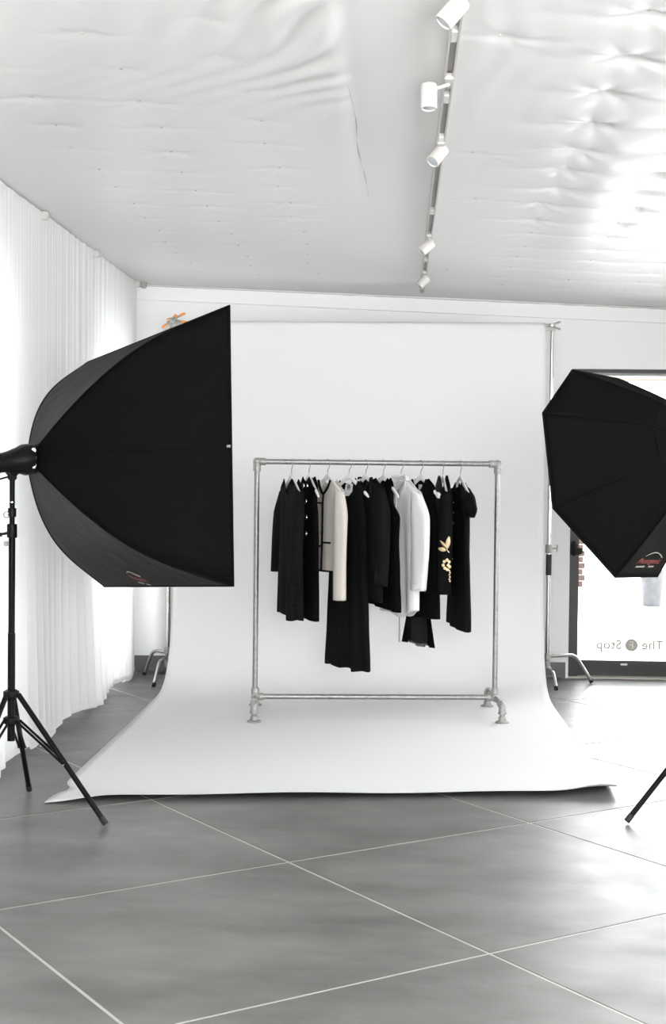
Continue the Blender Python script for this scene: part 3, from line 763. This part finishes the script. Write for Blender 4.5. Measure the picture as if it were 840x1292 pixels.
# 3 cream cardigan with black edging
a3 = radians(62)
hanger(414, a3, 'white hanger carrying the cream cardigan')
g = garment('cream_cardigan', 'cream knitted cardigan with black edging on neck, front and pockets', 'cardigan')
b = Body([(-0.19, 0.185), (-0.30, 0.17), (-0.45, 0.185), (-0.685, 0.20)], 0.075, -0.108, 0.085, 0.035, [(-0.10, 0.020), (-0.25, 0.03), (-0.685, 0.034)], lambda S: 0.006 * S, 0.010, 3)
b.mesh('cardigan_body', 'cream', g)
sleeve('sleeve', 'cream', g, [(-0.155, 0, -0.185), (-0.20, -0.008, -0.34), (-0.215, -0.012, -0.56), (-0.20, -0.012, -0.79)], [0.035, 0.045, 0.04, 0.036], [0.025, 0.034, 0.033, 0.034], 3)
sleeve('sleeve', 'cream', g, [(0.150, -0.002, -0.165), (0.195, -0.022, -0.33), (0.215, -0.032, -0.56), (0.225, -0.036, -0.845)], [0.035, 0.06, 0.052, 0.044], [0.024, 0.036, 0.034, 0.036], 5)
def edging(pts, r=0.006): 
    e = b.strip(pts, r, True, 60, 0.005).build('black_edging', 'black_cloth', g); e['label'] = 'black edging'
edging([(-0.40, -0.112), (-0.25, -0.16), (0, -0.195), (0.25, -0.16), (0.40, -0.112)], 0.008)
edging([(0.03, -0.195), (0.02, -0.32), (0.03, -0.48), (0.0, -0.68)], 0.007)
edging([(-0.95, -0.677), (-0.4, -0.677), (0.0, -0.677), (0.5, -0.677), (0.97, -0.677)], 0.006)
edging([(-0.62, -0.255), (-0.35, -0.255), (-0.1, -0.255)], 0.006)
edging([(-0.62, -0.525), (-0.35, -0.525), (-0.1, -0.525)], 0.006)
edging([(0.12, -0.50), (0.3, -0.50), (0.5, -0.50)], 0.006)
for z in (-0.27, -0.44):
    MB().lathe([(0.008, 0), (0.007, 0.004), (0, 0.005)], b.at(-0.03, z, 0.01), (0, -1, 0), n=12).build('button', 'button_tan', g)
place(g, 414, a3)

# 4 long sleeveless dress with a label
a4 = radians(55)
hanger(440, a4, 'white hanger showing broad bare shoulders above the long black dress')
g = garment('long_dress', 'longest black dress on the rack, sleeveless with a white neck label', 'dress')
b = Body([(-0.155, 0.165), (-0.26, 0.150), (-0.36, 0.178), (-0.6, 0.185), (-1.0, 0.20), (-1.285, 0.215)], 0.105, -0.112, 0.105, 0.022, [(-0.10, 0.012), (-0.25, 0.028), (-0.6, 0.03), (-1.3, 0.036)], lambda S: -0.010 * S + 0.006 * sin(9 * S), 0.020, 4, 2.2, (7, 12))
b.mesh('dress_body', 'black_cloth', g)
lab = b.at(-0.02, -0.17, -0.004, False)
vs = [(-0.035, 0, 0.035), (0.035, 0, 0.037), (0.040, 0.0, -0.038), (-0.042, 0.0, -0.040)]
lp = MB(); lp.add([lab + Vector((x, -0.010 + 0.012 * (z < 0) * -1, z)) for x, y, z in vs] + [lab + Vector((x, -0.0085 - 0.012 * (z < 0), z)) for x, y, z in vs], [(0, 1, 2, 3), (7, 6, 5, 4), (0, 4, 5, 1), (1, 5, 6, 2), (2, 6, 7, 3), (3, 7, 4, 0)])
lo = lp.build('neck_label', 'white_cotton', g, smooth=False)
ring = [lab + Vector((0.013 * cos(q), -0.0145, 0.012 + 0.018 * sin(q))) for q in [2 * pi * k / 20 for k in range(20)]]
mb = MB().tube(ring, 0.0025, 6, closed=True)
mb.box(lab + Vector((0, -0.0145, 0.012)), (0.014, 0.002, 0.004)); mb.box(lab + Vector((0, -0.0145, 0.012)), (0.004, 0.002, 0.022))
mb.build('label_print', 'black_cloth', lo)
place(g, 440, a4)

# 5 blazer
a5 = radians(63)
hanger(462, a5, 'white hanger under the open collar of the black blazer')
g = garment('blazer', 'black wool blazer with an open lapelled front and long sleeves', 'jacket')
b = Body([(-0.165, 0.195), (-0.28, 0.18), (-0.45, 0.178), (-0.62, 0.19), (-0.855, 0.205)], 0.085, -0.095, 0.25, 0.02, [(-0.09, 0.020), (-0.25, 0.032), (-0.86, 0.034)], lambda S: -0.008 * S, 0.008, 5, 1.15)
b.mesh('blazer_body', 'black_wool', g)
for sg, nm in ((-1, 'lapel'), (1, 'lapel')):
    e = [(sg * 0.44, -0.092), (sg * 0.32, -0.165), (sg * 0.16, -0.26), (sg * 0.02, -0.35)]
    o = [(sg * 0.58, -0.108), (sg * 0.68, -0.185), (sg * 0.50, -0.255), (sg * 0.05, -0.36)]
    r1 = [b.at(S, min(z, b.top(S, True) - 0.001), 0.004) for S, z in spline(e, 12)]; r2 = [b.at(S, min(z, b.top(S, True) - 0.001), 0.012) for S, z in spline(o, 12)]
    MB().grid([r1, r2]).build(nm, 'black_wool', g, solid=0.003)
    cr = [(sg * 0.42, -0.085), (sg * 0.30, -0.076), (sg * 0.12, -0.088)]
MB().tube([(S * 0.195, 0.012 - 0.02 * abs(S) * 2, z) for S, z in spline([(-0.44, -0.104), (-0.38, -0.094), (0, -0.104), (0.38, -0.094), (0.44, -0.104)], 20)], [0.006] * 20, 8).build('collar', 'black_wool', g)
sleeve('sleeve', 'black_wool', g, [(-0.165, 0, -0.165), (-0.215, -0.008, -0.32), (-0.225, -0.014, -0.54), (-0.215, -0.018, -0.75)], [0.035, 0.048, 0.044, 0.04], [0.026, 0.036, 0.034, 0.034], 2)
sl, rw = sleeve('sleeve', 'black_wool', g, [(0.165, 0, -0.150), (0.235, -0.018, -0.30), (0.255, -0.028, -0.52), (0.255, -0.034, -0.755)], [0.04, 0.062, 0.056, 0.048], [0.026, 0.038, 0.036, 0.036], 4, fold=0.05)
for k in range(4):
    MB().lathe([(0.006, 0), (0.006, 0.003), (0, 0.004)], Vector((0.262, -0.074, -0.64 - 0.022 * k)), (0, -1, 0), n=10).build('cuff_button', 'black_plastic', sl)
place(g, 462, a5)

# 6 sleeveless top
a6 = radians(66)
hanger(484, a6, 'white hanger with its bare tip showing past the blazer shoulder')
g = garment('sleeveless_top', 'black sleeveless top between the blazer and the white shirt', 'top')
b = Body([(-0.135, 0.125), (-0.24, 0.115), (-0.34, 0.205), (-0.48, 0.195), (-0.70, 0.215), (-0.90, 0.235)], 0.075, -0.092, 0.04, 0.02, [(-0.09, 0.012), (-0.25, 0.026), (-0.9, 0.030)], lambda S: -0.02 * S, 0.012, 6, 2, (8, 13))
b.mesh('top_body', 'black_crepe', g)
MB().tube([b.at(0.02, -0.115 - 0.008 * k, 0.0, False) for k in range(6)], 0.003, 6).build('zip', 'gold', g)
place(g, 484, a6)

# 7 white shirt
a7 = radians(60)
hanger(506, a7, 'white hanger inside the collar of the white shirt')
g = garment('white_shirt', 'white long-sleeved cotton shirt with a pointed collar', 'shirt')
b = Body([(-0.200, 0.200), (-0.32, 0.185), (-0.5, 0.19), (-0.75, 0.20), (-0.95, 0.20)], 0.075, -0.105, 0.07, 0.012, [(-0.10, 0.020), (-0.25, 0.03), (-0.95, 0.034)], lambda S: 0.03 * S * S - 0.012 * sin(5 * S), 0.014, 7, 1.3, (6, 10))
b.mesh('shirt_body', 'white_cotton', g)
MB().tube([(S * 0.20, 0.010 - 0.05 * abs(S), z) for S, z in spline([(-0.40, -0.11), (-0.34, -0.086), (0, -0.085), (0.34, -0.086), (0.40, -0.11)], 20)], 0.013, 8).build('collar', 'white_cotton', g)
for sg in (-1, 1):
    e = [(sg * 0.38, -0.098), (sg * 0.20, -0.145), (sg * 0.03, -0.175)]; o = [(sg * 0.52, -0.13), (sg * 0.47, -0.185), (sg * 0.24, -0.225)]
    r1 = [b.at(S, min(z, b.top(S, True) - 0.001), 0.006) for S, z in spline(e, 10)]; r2 = [b.at(S, min(z, b.top(S, True) - 0.001), 0.014) for S, z in spline(o, 10)]
    MB().grid([r1, r2]).build('collar_point', 'white_cotton', g, solid=0.003)
b.strip([(0.0, -0.18), (0.02, -0.4), (0.0, -0.7), (0.0, -0.93)], 0.004).build('button_placket', 'white_cotton', g)
for z in (-0.26, -0.36, -0.46, -0.56):
    MB().lathe([(0.0055, 0), (0.005, 0.003), (0, 0.004)], b.at(0.0, z, 0.010), (0, -1, 0), n=10).build('button', 'button_tan', g)
sleeve('sleeve', 'white_cotton', g, [(-0.17, 0, -0.205), (-0.20, -0.01, -0.36), (-0.21, -0.014, -0.58), (-0.20, -0.016, -0.78)], [0.04, 0.05, 0.046, 0.042], [0.025, 0.034, 0.034, 0.034], 3)
sl, rw = sleeve('sleeve', 'white_cotton', g, [(0.165, 0, -0.170), (0.235, -0.02, -0.33), (0.26, -0.03, -0.56), (0.25, -0.034, -0.775)], [0.045, 0.08, 0.075, 0.058], [0.026, 0.038, 0.038, 0.036], 6, fold=0.12)
cf = [[(x * 1.0, y, z) for x, y, z in ((0.25 + 0.056 * cos(q), -0.034 + 0.037 * sin(q), zz) for q in [2 * pi * k / 20 for k in range(20)])] for zz in (-0.735, -0.78)]
MB().grid(cf, True).build('cuff', 'white_cotton', sl, solid=0.003)
MB().grid([[(x, -0.02 + 0.004 * sin(z * 9), z) for x in (0.03 + 0.03 * (0.9 + z), 0.055 + 0.03 * (0.9 + z))] for z in np.linspace(-0.90, -1.12, 12)]).build('tie_belt', 'white_cotton', g, solid=0.002)
place(g, 506, a7)

# 8 layered dress with pleated chiffon skirt
a8 = radians(60)
hanger(531, a8, 'white hanger with its tip bare beyond the layered dress strap')
g = garment('layered_dress', 'black sleeveless layered dress with a longer pleated sheer skirt', 'dress')
b = Body([(-0.155, 0.150), (-0.25, 0.150), (-0.36, 0.175), (-0.55, 0.185), (-0.965, 0.205)], 0.070, -0.095, 0.085, 0.015, [(-0.09, 0.012), (-0.25, 0.026), (-0.97, 0.032)], lambda S: 0.002 * S, 0.010, 8, 1.5)
b.mesh('dress_body', 'black_crepe', g)
for j in range(1):
    rows = []
    for i in range(20):
        t = i / 19; z = -0.86 - 0.275 * t; row = []
        for k in range(121):
            q = 2 * pi * k / 120; pl = 1 + (0.07 + 0.17 * t) * sin(13 * q)
            row.append((-0.005 + (0.095 + 0.045 * t) * cos(q) * pl, 0.0 + (0.022 + 0.012 * t) * sin(q) * pl, z - 0.008 * t * sin(4 * q) - 0.006 * t * cos(q)))
        rows.append(row)
    MB().grid(rows).build('pleated_skirt', 'chiffon', g, auto=False)
lab = b.at(-0.10, -0.150, 0.0, False)
MB().box(lab + Vector((0, -0.008, 0)), (0.036, 0.002, 0.034)).build('neck_label', 'cream', g, smooth=False)
MB().box((0.186, 0, -0.197), (0.028, 0.018, 0.032), Matrix.Rotation(0.5, 3, 'Y'), 0.004).build('hanger_pad', 'white_plastic', g)
place(g, 531, a8)

# 9 embroidered jacket seen almost edge on
a9 = radians(88)
hanger(559, a9, 'white hanger of the gold embroidered jacket')
g = garment('embroidered_jacket', 'narrow black jacket with gold floral embroidery on its sleeve', 'jacket')
b = Body([(-0.175, 0.185), (-0.30, 0.17), (-0.5, 0.17), (-0.80, 0.185)], 0.03, -0.072, 0.01, 0.004, [(-0.07, 0.024), (-0.25, 0.036), (-0.8, 0.036)], lambda S: 0.004 * S, 0.007, 9)
b.mesh('jacket_body', 'black_cloth', g)
sleeve('sleeve', 'black_cloth', g, [(-0.16, 0, -0.175), (-0.205, -0.008, -0.34), (-0.215, -0.010, -0.55), (-0.20, -0.010, -0.76)], [0.035, 0.044, 0.042, 0.038], [0.026, 0.036, 0.034, 0.034], 5)
sl, rw = sleeve('sleeve', 'black_cloth', g, [(0.155, 0, -0.165), (0.195, -0.010, -0.33), (0.205, -0.014, -0.56), (0.20, -0.016, -0.805)], [0.035, 0.055, 0.052, 0.046], [0.030, 0.042, 0.042, 0.040], 7, fold=0.04)
def on_sleeve(yo, z, off=0.003):                  # point on the outer side of the sleeve that faces the room
    t = min(1, max(-1, yo / 0.050)); q = math.asin(t)
    return Vector((0.204 + (0.058 + off) * cos(q), -0.014 + (0.047 + off) * t, z))
def petal(cy, cz, ang, l, w):
    n = 8; L_ = []; R_ = []; Mid = []
    for i in range(n):
        t = i / (n - 1); ww = w * sin(pi * min(1, t * 0.92 + 0.05)) ** 0.8
        d = (sin(ang), cos(ang)); s_ = (cos(ang), -sin(ang))
        y_, z_ = cy + d[0] * l * t, cz + d[1] * l * t
        L_.append(on_sleeve(y_ - s_[0] * ww, z_ - s_[1] * ww)); R_.append(on_sleeve(y_ + s_[0] * ww, z_ + s_[1] * ww)); Mid.append(on_sleeve(y_, z_, 0.006))
    return MB().grid([L_, Mid, R_])
for cy, cz, an, l, w in ((0.004, -0.520, 0.15, 0.075, 0.015), (0.0, -0.515, -0.7, 0.055, 0.008), (-0.004, -0.530, -1.35, 0.042, 0.013)):
    petal(cy, cz, an, l, w).build('embroidered_petal', 'gold', sl, solid=0.002)
MB().tube([on_sleeve(0.0, -0.522), on_sleeve(0.010, -0.538), on_sleeve(0.018, -0.544)], 0.003, 6).build('embroidered_stem', 'gold', sl)
for cy, cz in ((0.004, -0.590), (-0.012, -0.600), (0.018, -0.602), (-0.018, -0.622), (-0.008, -0.640), (0.012, -0.622), (0.022, -0.632), (0.006, -0.648)):
    c = on_sleeve(cy, cz); n_ = (c - Vector((0.204, -0.014, cz))).normalized()
    MB().lathe([(0.0105, 0), (0.009, 0.003), (0.004, 0.005), (0.0, 0.0045)], c, n_, n=9).build('embroidered_blossom', 'gold', sl)
for k in range(6):
    c = on_sleeve(0.020 + 0.004 * (k % 2), -0.655 - 0.013 * k); n_ = (c - Vector((0.204, -0.014, c.z))).normalized()
    MB().lathe([(0.006, 0), (0.005, 0.003), (0.0, 0.004)], c, n_, n=7).build('embroidered_bead', 'gold', sl)
place(g, 559, a9)

# 10 short-sleeved dress
a10 = radians(79)
hanger(581, a10, 'white hanger carrying the short-sleeved dress at the rack end near the door')
g = garment('short_sleeved_dress', 'black button-front dress with short puffed sleeves, last one towards the door', 'dress')
b = Body([(-0.195, 0.150), (-0.30, 0.145), (-0.42, 0.150), (-0.56, 0.145), (-0.66, 0.160), (-1.025, 0.185)], 0.060, -0.115, 0.06, 0.045, [(-0.1, 0.012), (-0.25, 0.03), (-0.6, 0.03), (-1.03, 0.036)], lambda S: -0.018 * S, 0.012, 10)
b.mesh('dress_body', 'black_cloth', g)
sleeve('sleeve', 'black_cloth', g, [(-0.12, 0, -0.16), (-0.18, -0.004, -0.21), (-0.205, -0.006, -0.27), (-0.20, -0.006, -0.31)], [0.03, 0.055, 0.06, 0.045], [0.026, 0.038, 0.04, 0.034], 1, nr=20)
sleeve('sleeve', 'black_cloth', g, [(0.11, 0, -0.155), (0.185, -0.012, -0.21), (0.235, -0.018, -0.28), (0.235, -0.018, -0.33)], [0.035, 0.065, 0.08, 0.05], [0.026, 0.04, 0.042, 0.034], 4, nr=20)
for z in (-0.245, -0.31, -0.375, -0.60):
    MB().lathe([(0.0045, 0), (0.004, 0.003), (0, 0.004)], b.at(-0.12, z, 0.006), (0, -1, 0), n=10).build('button', 'button_tan', g)
b.strip([(-0.97, -0.56), (0, -0.565), (0.97, -0.56)], 0.007).build('waistband', 'black_cloth', g)
MB().box((0.150, -0.004, -0.56), (0.016, 0.02, 0.03), bev=0.004).build('belt_loop', 'black_cloth', g)
place(g, 581, a10)

# ------------------------------------------------------------------ light stands, flash heads, softboxes
def light_stand(x, y, top, feet, label):
    s = thing('light_stand', label, 'stand', (x, y, 0), 'black light stands under the softboxes')
    MB().tube([(x, y, 0.33), (x, y, 0.80)], 0.0165, 16).build('lower_tube', 'black_metal', s)
    MB().tube([(x, y, 0.78), (x, y, top - 0.22)], 0.0145, 16).build('middle_tube', 'black_metal', s)
    MB().tube([(x, y, top - 0.22), (x, y, top)], 0.0115, 16).build('upper_tube', 'black_metal', s)
    c = MB().lathe([(0.019, -0.03), (0.022, -0.027), (0.022, 0.027), (0.019, 0.03)], (x, y, top - 0.22)).build('collar', 'black_plastic', s)
    k = MB(); k.tube([(x, y, top - 0.225), (x - 0.045, y - 0.02, top - 0.235)], 0.006); k.tube([(x - 0.04, y - 0.018, top - 0.235), (x - 0.075, y - 0.028, top - 0.245)], [0.010, 0.006])
    k.build('lever', 'black_plastic', c)
    c = MB().lathe([(0.015, -0.02), (0.018, -0.017), (0.018, 0.017), (0.015, 0.02)], (x, y, top - 0.14)).build('collar', 'black_plastic', s)
    ring = [Vector((x - 0.022 + 0.013 * cos(q), y - 0.012, top - 0.15 + 0.013 * sin(q))) for q in [2 * pi * k / 14 for k in range(14)]]
    MB().tube(ring, 0.0028, 6, closed=True).build('ring', 'chrome', c)
    MB().lathe([(0.0125, -0.002), (0.0125, 0.002)], (x, y, top - 0.095)).build('band', 'chrome', s)
    MB().box((x - 0.022, y - 0.012, top - 0.275), (0.022, 0.014, 0.022), bev=0.003).build('clip', 'cast', s)
    MB().lathe([(0.019, -0.02), (0.034, -0.012), (0.036, 0), (0.034, 0.012), (0.019, 0.02)], (x, y, 0.535)).build('upper_hub', 'black_plastic', s)
    MB().lathe([(0.019, -0.02), (0.034, -0.012), (0.036, 0), (0.034, 0.012), (0.019, 0.02)], (x, y, 0.42)).build('lower_hub', 'black_plastic', s)
    for fx, fy in feet:
        d = Vector((fx - x, fy - y, 0)).normalized(); a = Vector((x, y, 0.535)) + d * 0.036; f = Vector((fx, fy, 0.012))
        l = MB().tube([a, f], 0.0118, 14).build('leg', 'black_metal', s)
        t = (f - a).normalized(); MB().tube([f - t * 0.035, f], 0.0135, 12).build('foot_cap', 'rubber', l)
        m_ = a.lerp(f, 0.545); p = Vector((d.y, -d.x, 0)) * 0.0135
        br_ = MB(); lo_ = Vector((x, y, 0.42)) + d * 0.036
        for sg in (-1, 1): br_.tube([lo_ + p * sg, m_ + p * sg], 0.0058, 8)
        br_.build('brace', 'black_metal', s)
        MB().tube([m_ - p * 1.6, m_ + p * 1.6], 0.004, 8).build('rivet', 'chrome', l)
    return s

def flash(ring_c, axis, pivot_top, label, L=0.42):
    """studio flash head whose front meets the speed ring at ring_c; axis points back from the ring"""
    ax = Vector(axis).normalized(); c = Vector(ring_c)
    s = thing('flash_head', label, 'flash', c, 'black studio flash heads')
    MB().lathe([(0.062, 0.012), (0.068, 0.015), (0.068, 0.04), (0.060, 0.06), (0.047, 0.11), (0.043, 0.14), (0.042, L - 0.02), (0.036, L)], c, ax, 28).build('body', 'black_plastic', s)
    side = ax.cross(Vector((0, 0, 1))).normalized()
    if side.dot(EYE - c) < 0: side = -side
    upv = ax.cross(side).normalized(); upv = upv if upv.z > 0 else -upv
    for k in range(8):
        MB().box(c + ax * (0.175 + 0.014 * k) + side * 0.0425 + upv * 0.006, (0.008, 0.002, 0.008), rotm(side, upv)).build('silver_letter', 'print_grey', s, smooth=False)
    piv = Vector((pivot_top.x, pivot_top.y, pivot_top.z))
    bk = MB(); bk.box(piv + Vector((0, 0, 0.012)), (0.034, 0.034, 0.045), bev=0.005)
    bk.lathe([(0.022, -0.024), (0.022, 0.024)], piv + Vector((0, 0, 0.03)), side, 18)
    t = c + ax * ((piv - c).dot(ax)); bk.tube([piv + Vector((0, 0, 0.03)), t], 0.015, 10)
    bk.build('tilt_bracket', 'black_plastic', s)
    h = MB().tube([piv + Vector((0, 0, 0.01)), piv + Vector((-0.09, -0.05, -0.02))], 0.004, 8).build('tilt_handle', 'black_metal', s)
    return s

def softbox(name, label, ring_c, corners, bulge, rr, inner=None, shade=None, sag=0.02, logo=None, group=None, seam_panel=None, front_lip=0.004):
    c = Vector(ring_c); N = len(corners); bulge = bulge if isinstance(bulge, (list, tuple)) else [bulge] * N; K = [Vector(k) for k in corners]
    ctr = sum(K, Vector()) / N; ax = (ctr - c).normalized()
    s = thing(name, label, 'softbox', c, group)
    rods = []
    for k in K:
        rad = (k - ctr); rad -= ax * rad.dot(ax); rad = rad.normalized(); st = c + rad * rr
        pts = []
        for i in range(25):
            t = i / 24; q = st.lerp(k, t)
            if inner: 
                w = inner[K.index(k)]; q = (st.lerp(Vector(w), t / 0.3) if t < 0.3 else Vector(w).lerp(k, (t - 0.3) / 0.7))
                q = q + rad * bulge[len(rods)] * sin(pi * t)
            else: q = q + rad * bulge[len(rods)] * (4 * t * (1 - t)) * (1.5 - 1.0 * t)
            pts.append(q)
        rods.append(pts)
    def panel_pt(i, t, u, off=0.0):
        A, B = rods[i], rods[(i + 1) % N]; x = t * 24; k = min(int(x), 23); f = x - k
        a, b = A[k].lerp(A[k + 1], f), B[k].lerp(B[k + 1], f); p = a.lerp(b, u)
        m = (a + b) / 2; axp = c + ax * ((m - c).dot(ax)); n_ = (m - axp).normalized()
        return p - n_ * (sag * 4 * u * (1 - u) * sin(pi * min(1, t * 1.0)) - off)
    for i in range(N):
        rows = [[panel_pt(i, t / 24, u / 14) for u in range(15)] for t in range(25)]
        o = MB().grid(rows).build('side_panel', shade[i] if shade else 'soft', s, auto=False, solid=0.002)
    for i in range(N):
        MB().tube(rods[i], 0.0045, 8).build('seam_rod', 'pipe_black', s)
    if seam_panel is not None:
        MB().tube([panel_pt(seam_panel, t / 20, 0.5, 0.002) for t in range(1, 20)], 0.003, 6).build('centre_seam', 'soft', s)
        MB().tube([panel_pt(seam_panel, t, 0.5, 0.004) for t in (0.975, 0.995)], 0.006, 8).build('rod_end', 'cast', s)
    rim = MB(); rim.tube(K, 0.0055, 8, closed=True); rim.build('rim_piping', 'pipe_black', s)
    lip = [k + ax * front_lip for k in K]
    for i in range(N): MB().add([K[i], K[(i + 1) % N], lip[(i + 1) % N], lip[i]], [(0, 1, 2, 3)]).build('front_lip', 'soft', s, smooth=False, solid=0.002)
    MB().add([k.lerp(ctr, 0.006) + ax * 0.008 for k in K], [tuple(range(N))]).build('front_diffuser', 'diffuser', s, smooth=False)
    MB().lathe([(rr * 0.98, -0.016), (rr * 1.06, -0.012), (rr * 1.06, 0.012), (rr * 0.98, 0.016), (rr * 0.8, 0.016), (rr * 0.8, -0.016)], c, ax, 28).build('speed_ring', 'black_metal', s)
    for i in range(min(N, 4)):
        k = rods[i * N // min(N, 4)]
        MB().box(k[0] - ax * 0.004, (0.02, 0.02, 0.026), rotm(ax), 0.003).build('rod_socket', 'silver', s)
    return s, panel_pt, ax
def logo_on(s, pp, i, px, py, slope, size, ys=1.0):
    """the maker's script printed on side panel i; found by where it shows, then wrapped on the cloth"""
    best = (1e9, 0, 0)
    for k in range(20, 100, 2):
        for m_ in range(4, 98, 2):
            d = pp(i, k / 100, m_ / 100) - EYE; w = d.dot(FW); e = (420 + FPX * d.dot(RT) / w - px) ** 2 + (646 - FPX * d.dot(UP) / w - py) ** 2
            if e < best[0]: best = (e, k / 100, m_ / 100)
    t0, u0 = best[1:]; e = 0.01
    P = pp(i, t0, u0, 0.004); A = (pp(i, t0 + e, u0, 0.004) - P) / e; B = (pp(i, t0, u0 + e, 0.004) - P) / e
    la, lb = A.length, B.length
    Nn = A.cross(B).normalized(); Nn = Nn if Nn.dot(EYE - P) > 0 else -Nn
    X = RT + UP * slope; X = (X - (P - EYE) * (X.dot(Nn) / (P - EYE).dot(Nn))).normalized()
    Y = Nn.cross(X).normalized()
    a, b = A.normalized(), B.normalized(); cab = a.dot(b); den = 1 - cab * cab
    def put(x, y, off=0.0045):
        v = X * x + Y * (y * ys); va, vb = v.dot(a), v.dot(b)
        return pp(i, t0 + (va - cab * vb) / den / la, u0 + (vb - cab * va) / den / lb, off)
    vs, fs = text_mesh('Photogenic', size, 0.35)
    MB().add([put(v.x, v.y) for v in vs], fs).build('logo_script', 'print_red', s, smooth=False)
    w = size * 2.3
    arc = [put(w * (-0.62 + 1.7 * k / 20) + 0.0, size * (0.42 + 0.75 * sin(pi * (0.08 + 0.92 * k / 20)) ** 0.8), 0.005) for k in range(20)]
    MB().tube(arc, [0.0012 + 0.0022 * k / 20 for k in range(20)], 6).build('logo_arc', 'print_grey', s)
    for x0, x1 in ((-w * 0.9, -w * 0.1), (w * 0.25, w * 0.75)):
        MB().grid([[put(x0 + (x1 - x0) * k / 6, y) for k in range(7)] for y in (-size * 0.62, -size * 0.84)]).build('logo_strapline', 'print_grey', s, smooth=False)

YN, YFa = 5.68, 7.11
V1, V2 = atY(289, 386, YN), atY(294, 739, YN)
V3, V4 = atY(132, 740, YFa), atY(111, 457, YFa)
rc = atY(40, 579, 6.10)
sb, pp, ax = softbox('square_softbox', 'large black square softbox on the stand by the curtain, facing away', rc, [V1, V2, V3, V4], [0.225, 0.235, 0.15, 0.15], 0.062, shade=['soft', 'soft_lit', 'soft_lit', 'soft_lit'], sag=0.03, seam_panel=0)
logo_on(sb, pp, 1, 174, 729, -0.22, 0.030, 2.0)
stand_l = Vector((-1.66, 6.05, 0))
pv = atY(15.5, 603, 6.05)
light_stand(pv.x, 6.05, pv.z - 0.01, [(-1.224, 5.90), (-1.714, 6.51), (-1.81, 5.66)], 'black tripod light stand by the curtain under the square softbox')
tail = atY(-60, 592, 5.86); 
flash(rc, (tail - rc), Vector((pv.x, 6.05, pv.z)), 'black studio flash head behind the square softbox')

octa_c = Vector((1.281, 6.482, 1.634))
rimR, inR, dpt, rol = 0.548, 0.221, 0.364, 1.274
yaw, pit = 2.437, -0.302
nn = Vector((cos(pit) * cos(yaw), cos(pit) * sin(yaw), sin(pit))); e_ = Vector((0, 0, 1)).cross(nn).normalized(); u_ = nn.cross(e_)
C0 = Vector((1.016, 6.707, 1.526)); Qs = []; Is = []
tgt = {0: (722, 467), 1: (685, 521), 2: (698, 641), 3: (776, 728), 4: (829, 727)}
for k in range(8):
    a = rol - k * pi / 4; w = e_ * cos(a) + u_ * sin(a); q = C0 + w * rimR
    if k in tgt: q = atY(*tgt[k], q.y)
    Qs.append(q); Is.append(C0 - nn * dpt + w * inR)
ob, pp2, ax2 = softbox('octagonal_softbox', 'black eight-sided softbox hanging in front of the glass door', octa_c - nn * 0.06, Qs, 0.012, 0.07, inner=Is, shade=['soft'] * 3 + ['soft_lit'] + ['soft'] * 4, sag=0.010)
MB().tube(Is, 0.004, 8, closed=True).build('inner_seam', 'pipe_black', ob)
logo_on(ob, pp2, 3, 818, 708, 0.0, 0.042)
bax = -nn; pv2 = octa_c - nn * 0.06 + bax * 0.22
light_stand(pv2.x, pv2.y, pv2.z - 0.09, [(1.006, 6.146), (pv2.x + 0.40, pv2.y - 0.22), (pv2.x + 0.02, pv2.y + 0.46)], 'black tripod light stand at the edge of the picture, one leg showing')
flash(octa_c - nn * 0.06, bax, Vector((pv2.x, pv2.y, pv2.z - 0.085)), 'black studio flash head behind the eight-sided softbox')
